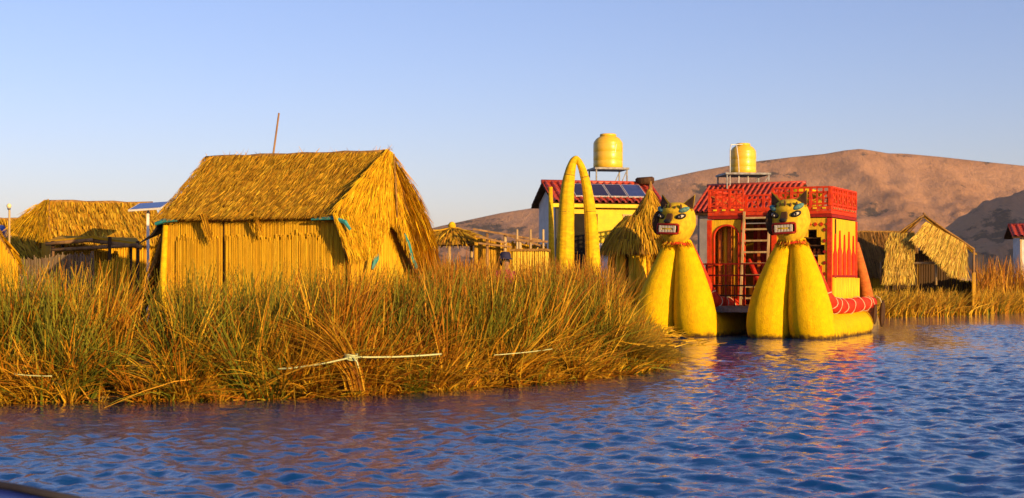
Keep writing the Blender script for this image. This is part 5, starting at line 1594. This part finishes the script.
def ruined_hut():
    d = 72.0
    p = at(926, 280, d)
    t = thing('ruined_reed_hut', 'ruined reed hut with a mat slipping across its open front', 'hut', (p[0], p[1], GZ))

    def q(px, py, dd=0.0): a = at(px, py, d + dd); return (a[0] - p[0], a[1] - p[1], a[2] - GZ)
    # frame poles
    for a, c in (((924, 215), (881, 264)), ((924, 215), (974, 250)), ((912, 240), (912, 285)), ((936, 262), (936, 285)), ((974, 250), (973, 284)), ((881, 262), (881, 284)), ((912, 263), (942, 263))):
        b = MB(); b.tube([q(*a), q(*c)], 0.06, 7); b.build('frame_pole', M['wood_pale'] if a[0] in (912, 936) else M['wood'], t, smooth=True)
    b = MB(); b.tube([q(924, 214), q(926, 217, 4.0)], 0.07, 7); b.build('ridge_pole', M['wood'], t, smooth=True)

    def mat_part(name, TL, TR, BL, BR, n, dens, pal, **k):
        e = bpy.data.objects.new(name, None); COL.objects.link(e); e.parent = t
        thatch(e, TL, TR, BL, BR, n, dens * 2, pal, width=0.03, **k)
    YEL = [(0.62, 0.42, 0.07), (0.5, 0.32, 0.05), (0.7, 0.5, 0.1), (0.36, 0.2, 0.04)]
    # roof right slope (seen edge-on, dark), left slope
    mat_part('roof_slope', q(924, 216, 4), q(924, 216, -0.1), q(976, 251, 4), q(976, 251, -0.1), 4, 25, STRAW)
    mat_part('roof_slope', q(923, 216, -0.05), q(923, 216, 4), q(893, 238, -0.05), q(893, 238, 4), 3, 25, STRAW)
    # left bulging wall mat in three bands
    for k, (ya, yb) in enumerate(((233, 250), (247, 267), (264, 284))):
        mat_part('wall_mat', q(890 - k * 3, ya, 0.1 - 0.2 * k), q(914, ya, -0.15 * k), q(884 - k * 1.0, yb, -0.25 - 0.15 * k), q(913, yb, -0.2 - 0.15 * k), 3, 45, YEL, bulge=0.15, mess=0.1)
    # slipped mat across the front, hanging diagonally
    mat_part('slipped_mat', q(926, 222, -0.3), q(965, 244, -0.3), q(911, 240, -0.75), q(950, 276, -0.6), 5, 55, YEL, mess=0.12)
    mat_part('slipped_mat', q(950, 236, -0.25), q(966, 245, -0.2), q(948, 276, -0.6), q(967, 279, -0.45), 4, 55, YEL, mess=0.12)
    # back wall of the opening, its inner shade painted into dark stems
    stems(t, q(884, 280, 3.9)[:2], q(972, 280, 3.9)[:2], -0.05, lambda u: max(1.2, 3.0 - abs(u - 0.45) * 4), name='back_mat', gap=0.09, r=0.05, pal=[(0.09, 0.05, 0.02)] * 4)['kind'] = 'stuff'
    stems(t, q(973, 280, -0.1)[:2], q(975, 280, 3.9)[:2], -0.05, lambda u: 1.6, name='side_mat', gap=0.09, r=0.05, pal=STRAW)['kind'] = 'stuff'


ruined_hut()

# small red roofed cabin at the right edge
p = at(1036, 280, 87)
t = thing('red_roofed_cabin', 'small cream cabin with red roof at the right edge', 'house', (p[0], p[1], GZ), R(-8))
ze = at(0, 237, 87)[2] - GZ; zr = at(0, 225, 87)[2] - GZ
tile_roof(t, 3.3, 2.6, ze, zr, 9)
wall_box(t, 'front_wall', (0, -0.95, ze / 2), (2.3, 0.08, ze), M['white_wall']); wall_box(t, 'back_wall', (0, 0.95, ze / 2), (2.3, 0.08, ze), M['white_wall'])
for s in (-1, 1):
    wall_box(t, 'side_wall', (s * 1.11, 0, ze / 2), (0.08, 1.81, ze), M['white_wall'])
wall_box(t, 'door', (-0.45, -1.0, 1.0), (0.75, 0.05, 1.9), M['wood_dark'])
wall_box(t, 'corner_post', (-1.1, -1.01, ze / 2), (0.1, 0.1, ze - 0.02), M['wood_pale'])


# ------------------------------------------------------------------ the near boat's bow tip, lower left corner
def near_boat():
    t = thing('blue_boat', 'blurred bow of a dark blue boat in the lower left corner', 'boat', (-2.3, 4.6, -0.02), R(10))
    # stations along +x: the bow points right; sheer falls to the tip
    st = [(-3.0, 0.85, 1.28), (-1.6, 0.8, 1.24), (-0.5, 0.66, 1.19), (0.2, 0.46, 1.14), (0.62, 0.24, 1.10), (0.86, 0.03, 1.08)]
    V, Fc = [], []
    for x, w, z in st:
        V += [(x, -w, z), (x - 0.05, -w * 0.75, 0.3), (x - 0.15, 0, -0.2), (x - 0.05, w * 0.75, 0.3), (x, w, z)]
    for i in range(len(st) - 1):
        for k in range(4): Fc.append((i * 5 + k, i * 5 + k + 1, (i + 1) * 5 + k + 1, (i + 1) * 5 + k))
    b = MB(); b.add(V, Fc); b.build('hull', M['boat_blue'], t, smooth=True)
    b = MB(); b.add([(x, -w * 0.97, z - 0.015) for x, w, z in st] + [(x, w * 0.97, z - 0.015) for x, w, z in st], [(i, i + 1, i + 7, i + 6) for i in range(5)]); b.build('deck', M['boat_blue'], t)
    for s in (-1, 1):
        b = MB(); b.tube([(x, s * w, z) for x, w, z in st], 0.014, 8); b.build('gunwale', M['tarp_dark'], t, smooth=True)


near_boat()



# ------------------------------------------------------------------ evening haze
def haze():
    b = MB(); b.box((0, 22000, 258), (90000, 60000, 522))
    m = bpy.data.materials.new('evening_haze'); m.use_nodes = True
    t = m.node_tree; t.nodes.remove(t.nodes['Principled BSDF'])
    v = t.nodes.new('ShaderNodeVolumePrincipled')
    v.inputs['Color'].default_value = (0.86, 0.9, 1.0, 1)
    v.inputs['Density'].default_value = 2.5e-5
    t.links.new(v.outputs[0], t.nodes['Material Output'].inputs['Volume'])
    tag(b.build('haze', m), 'thin bluish evening haze over the lake', 'haze', kind='stuff')


haze()
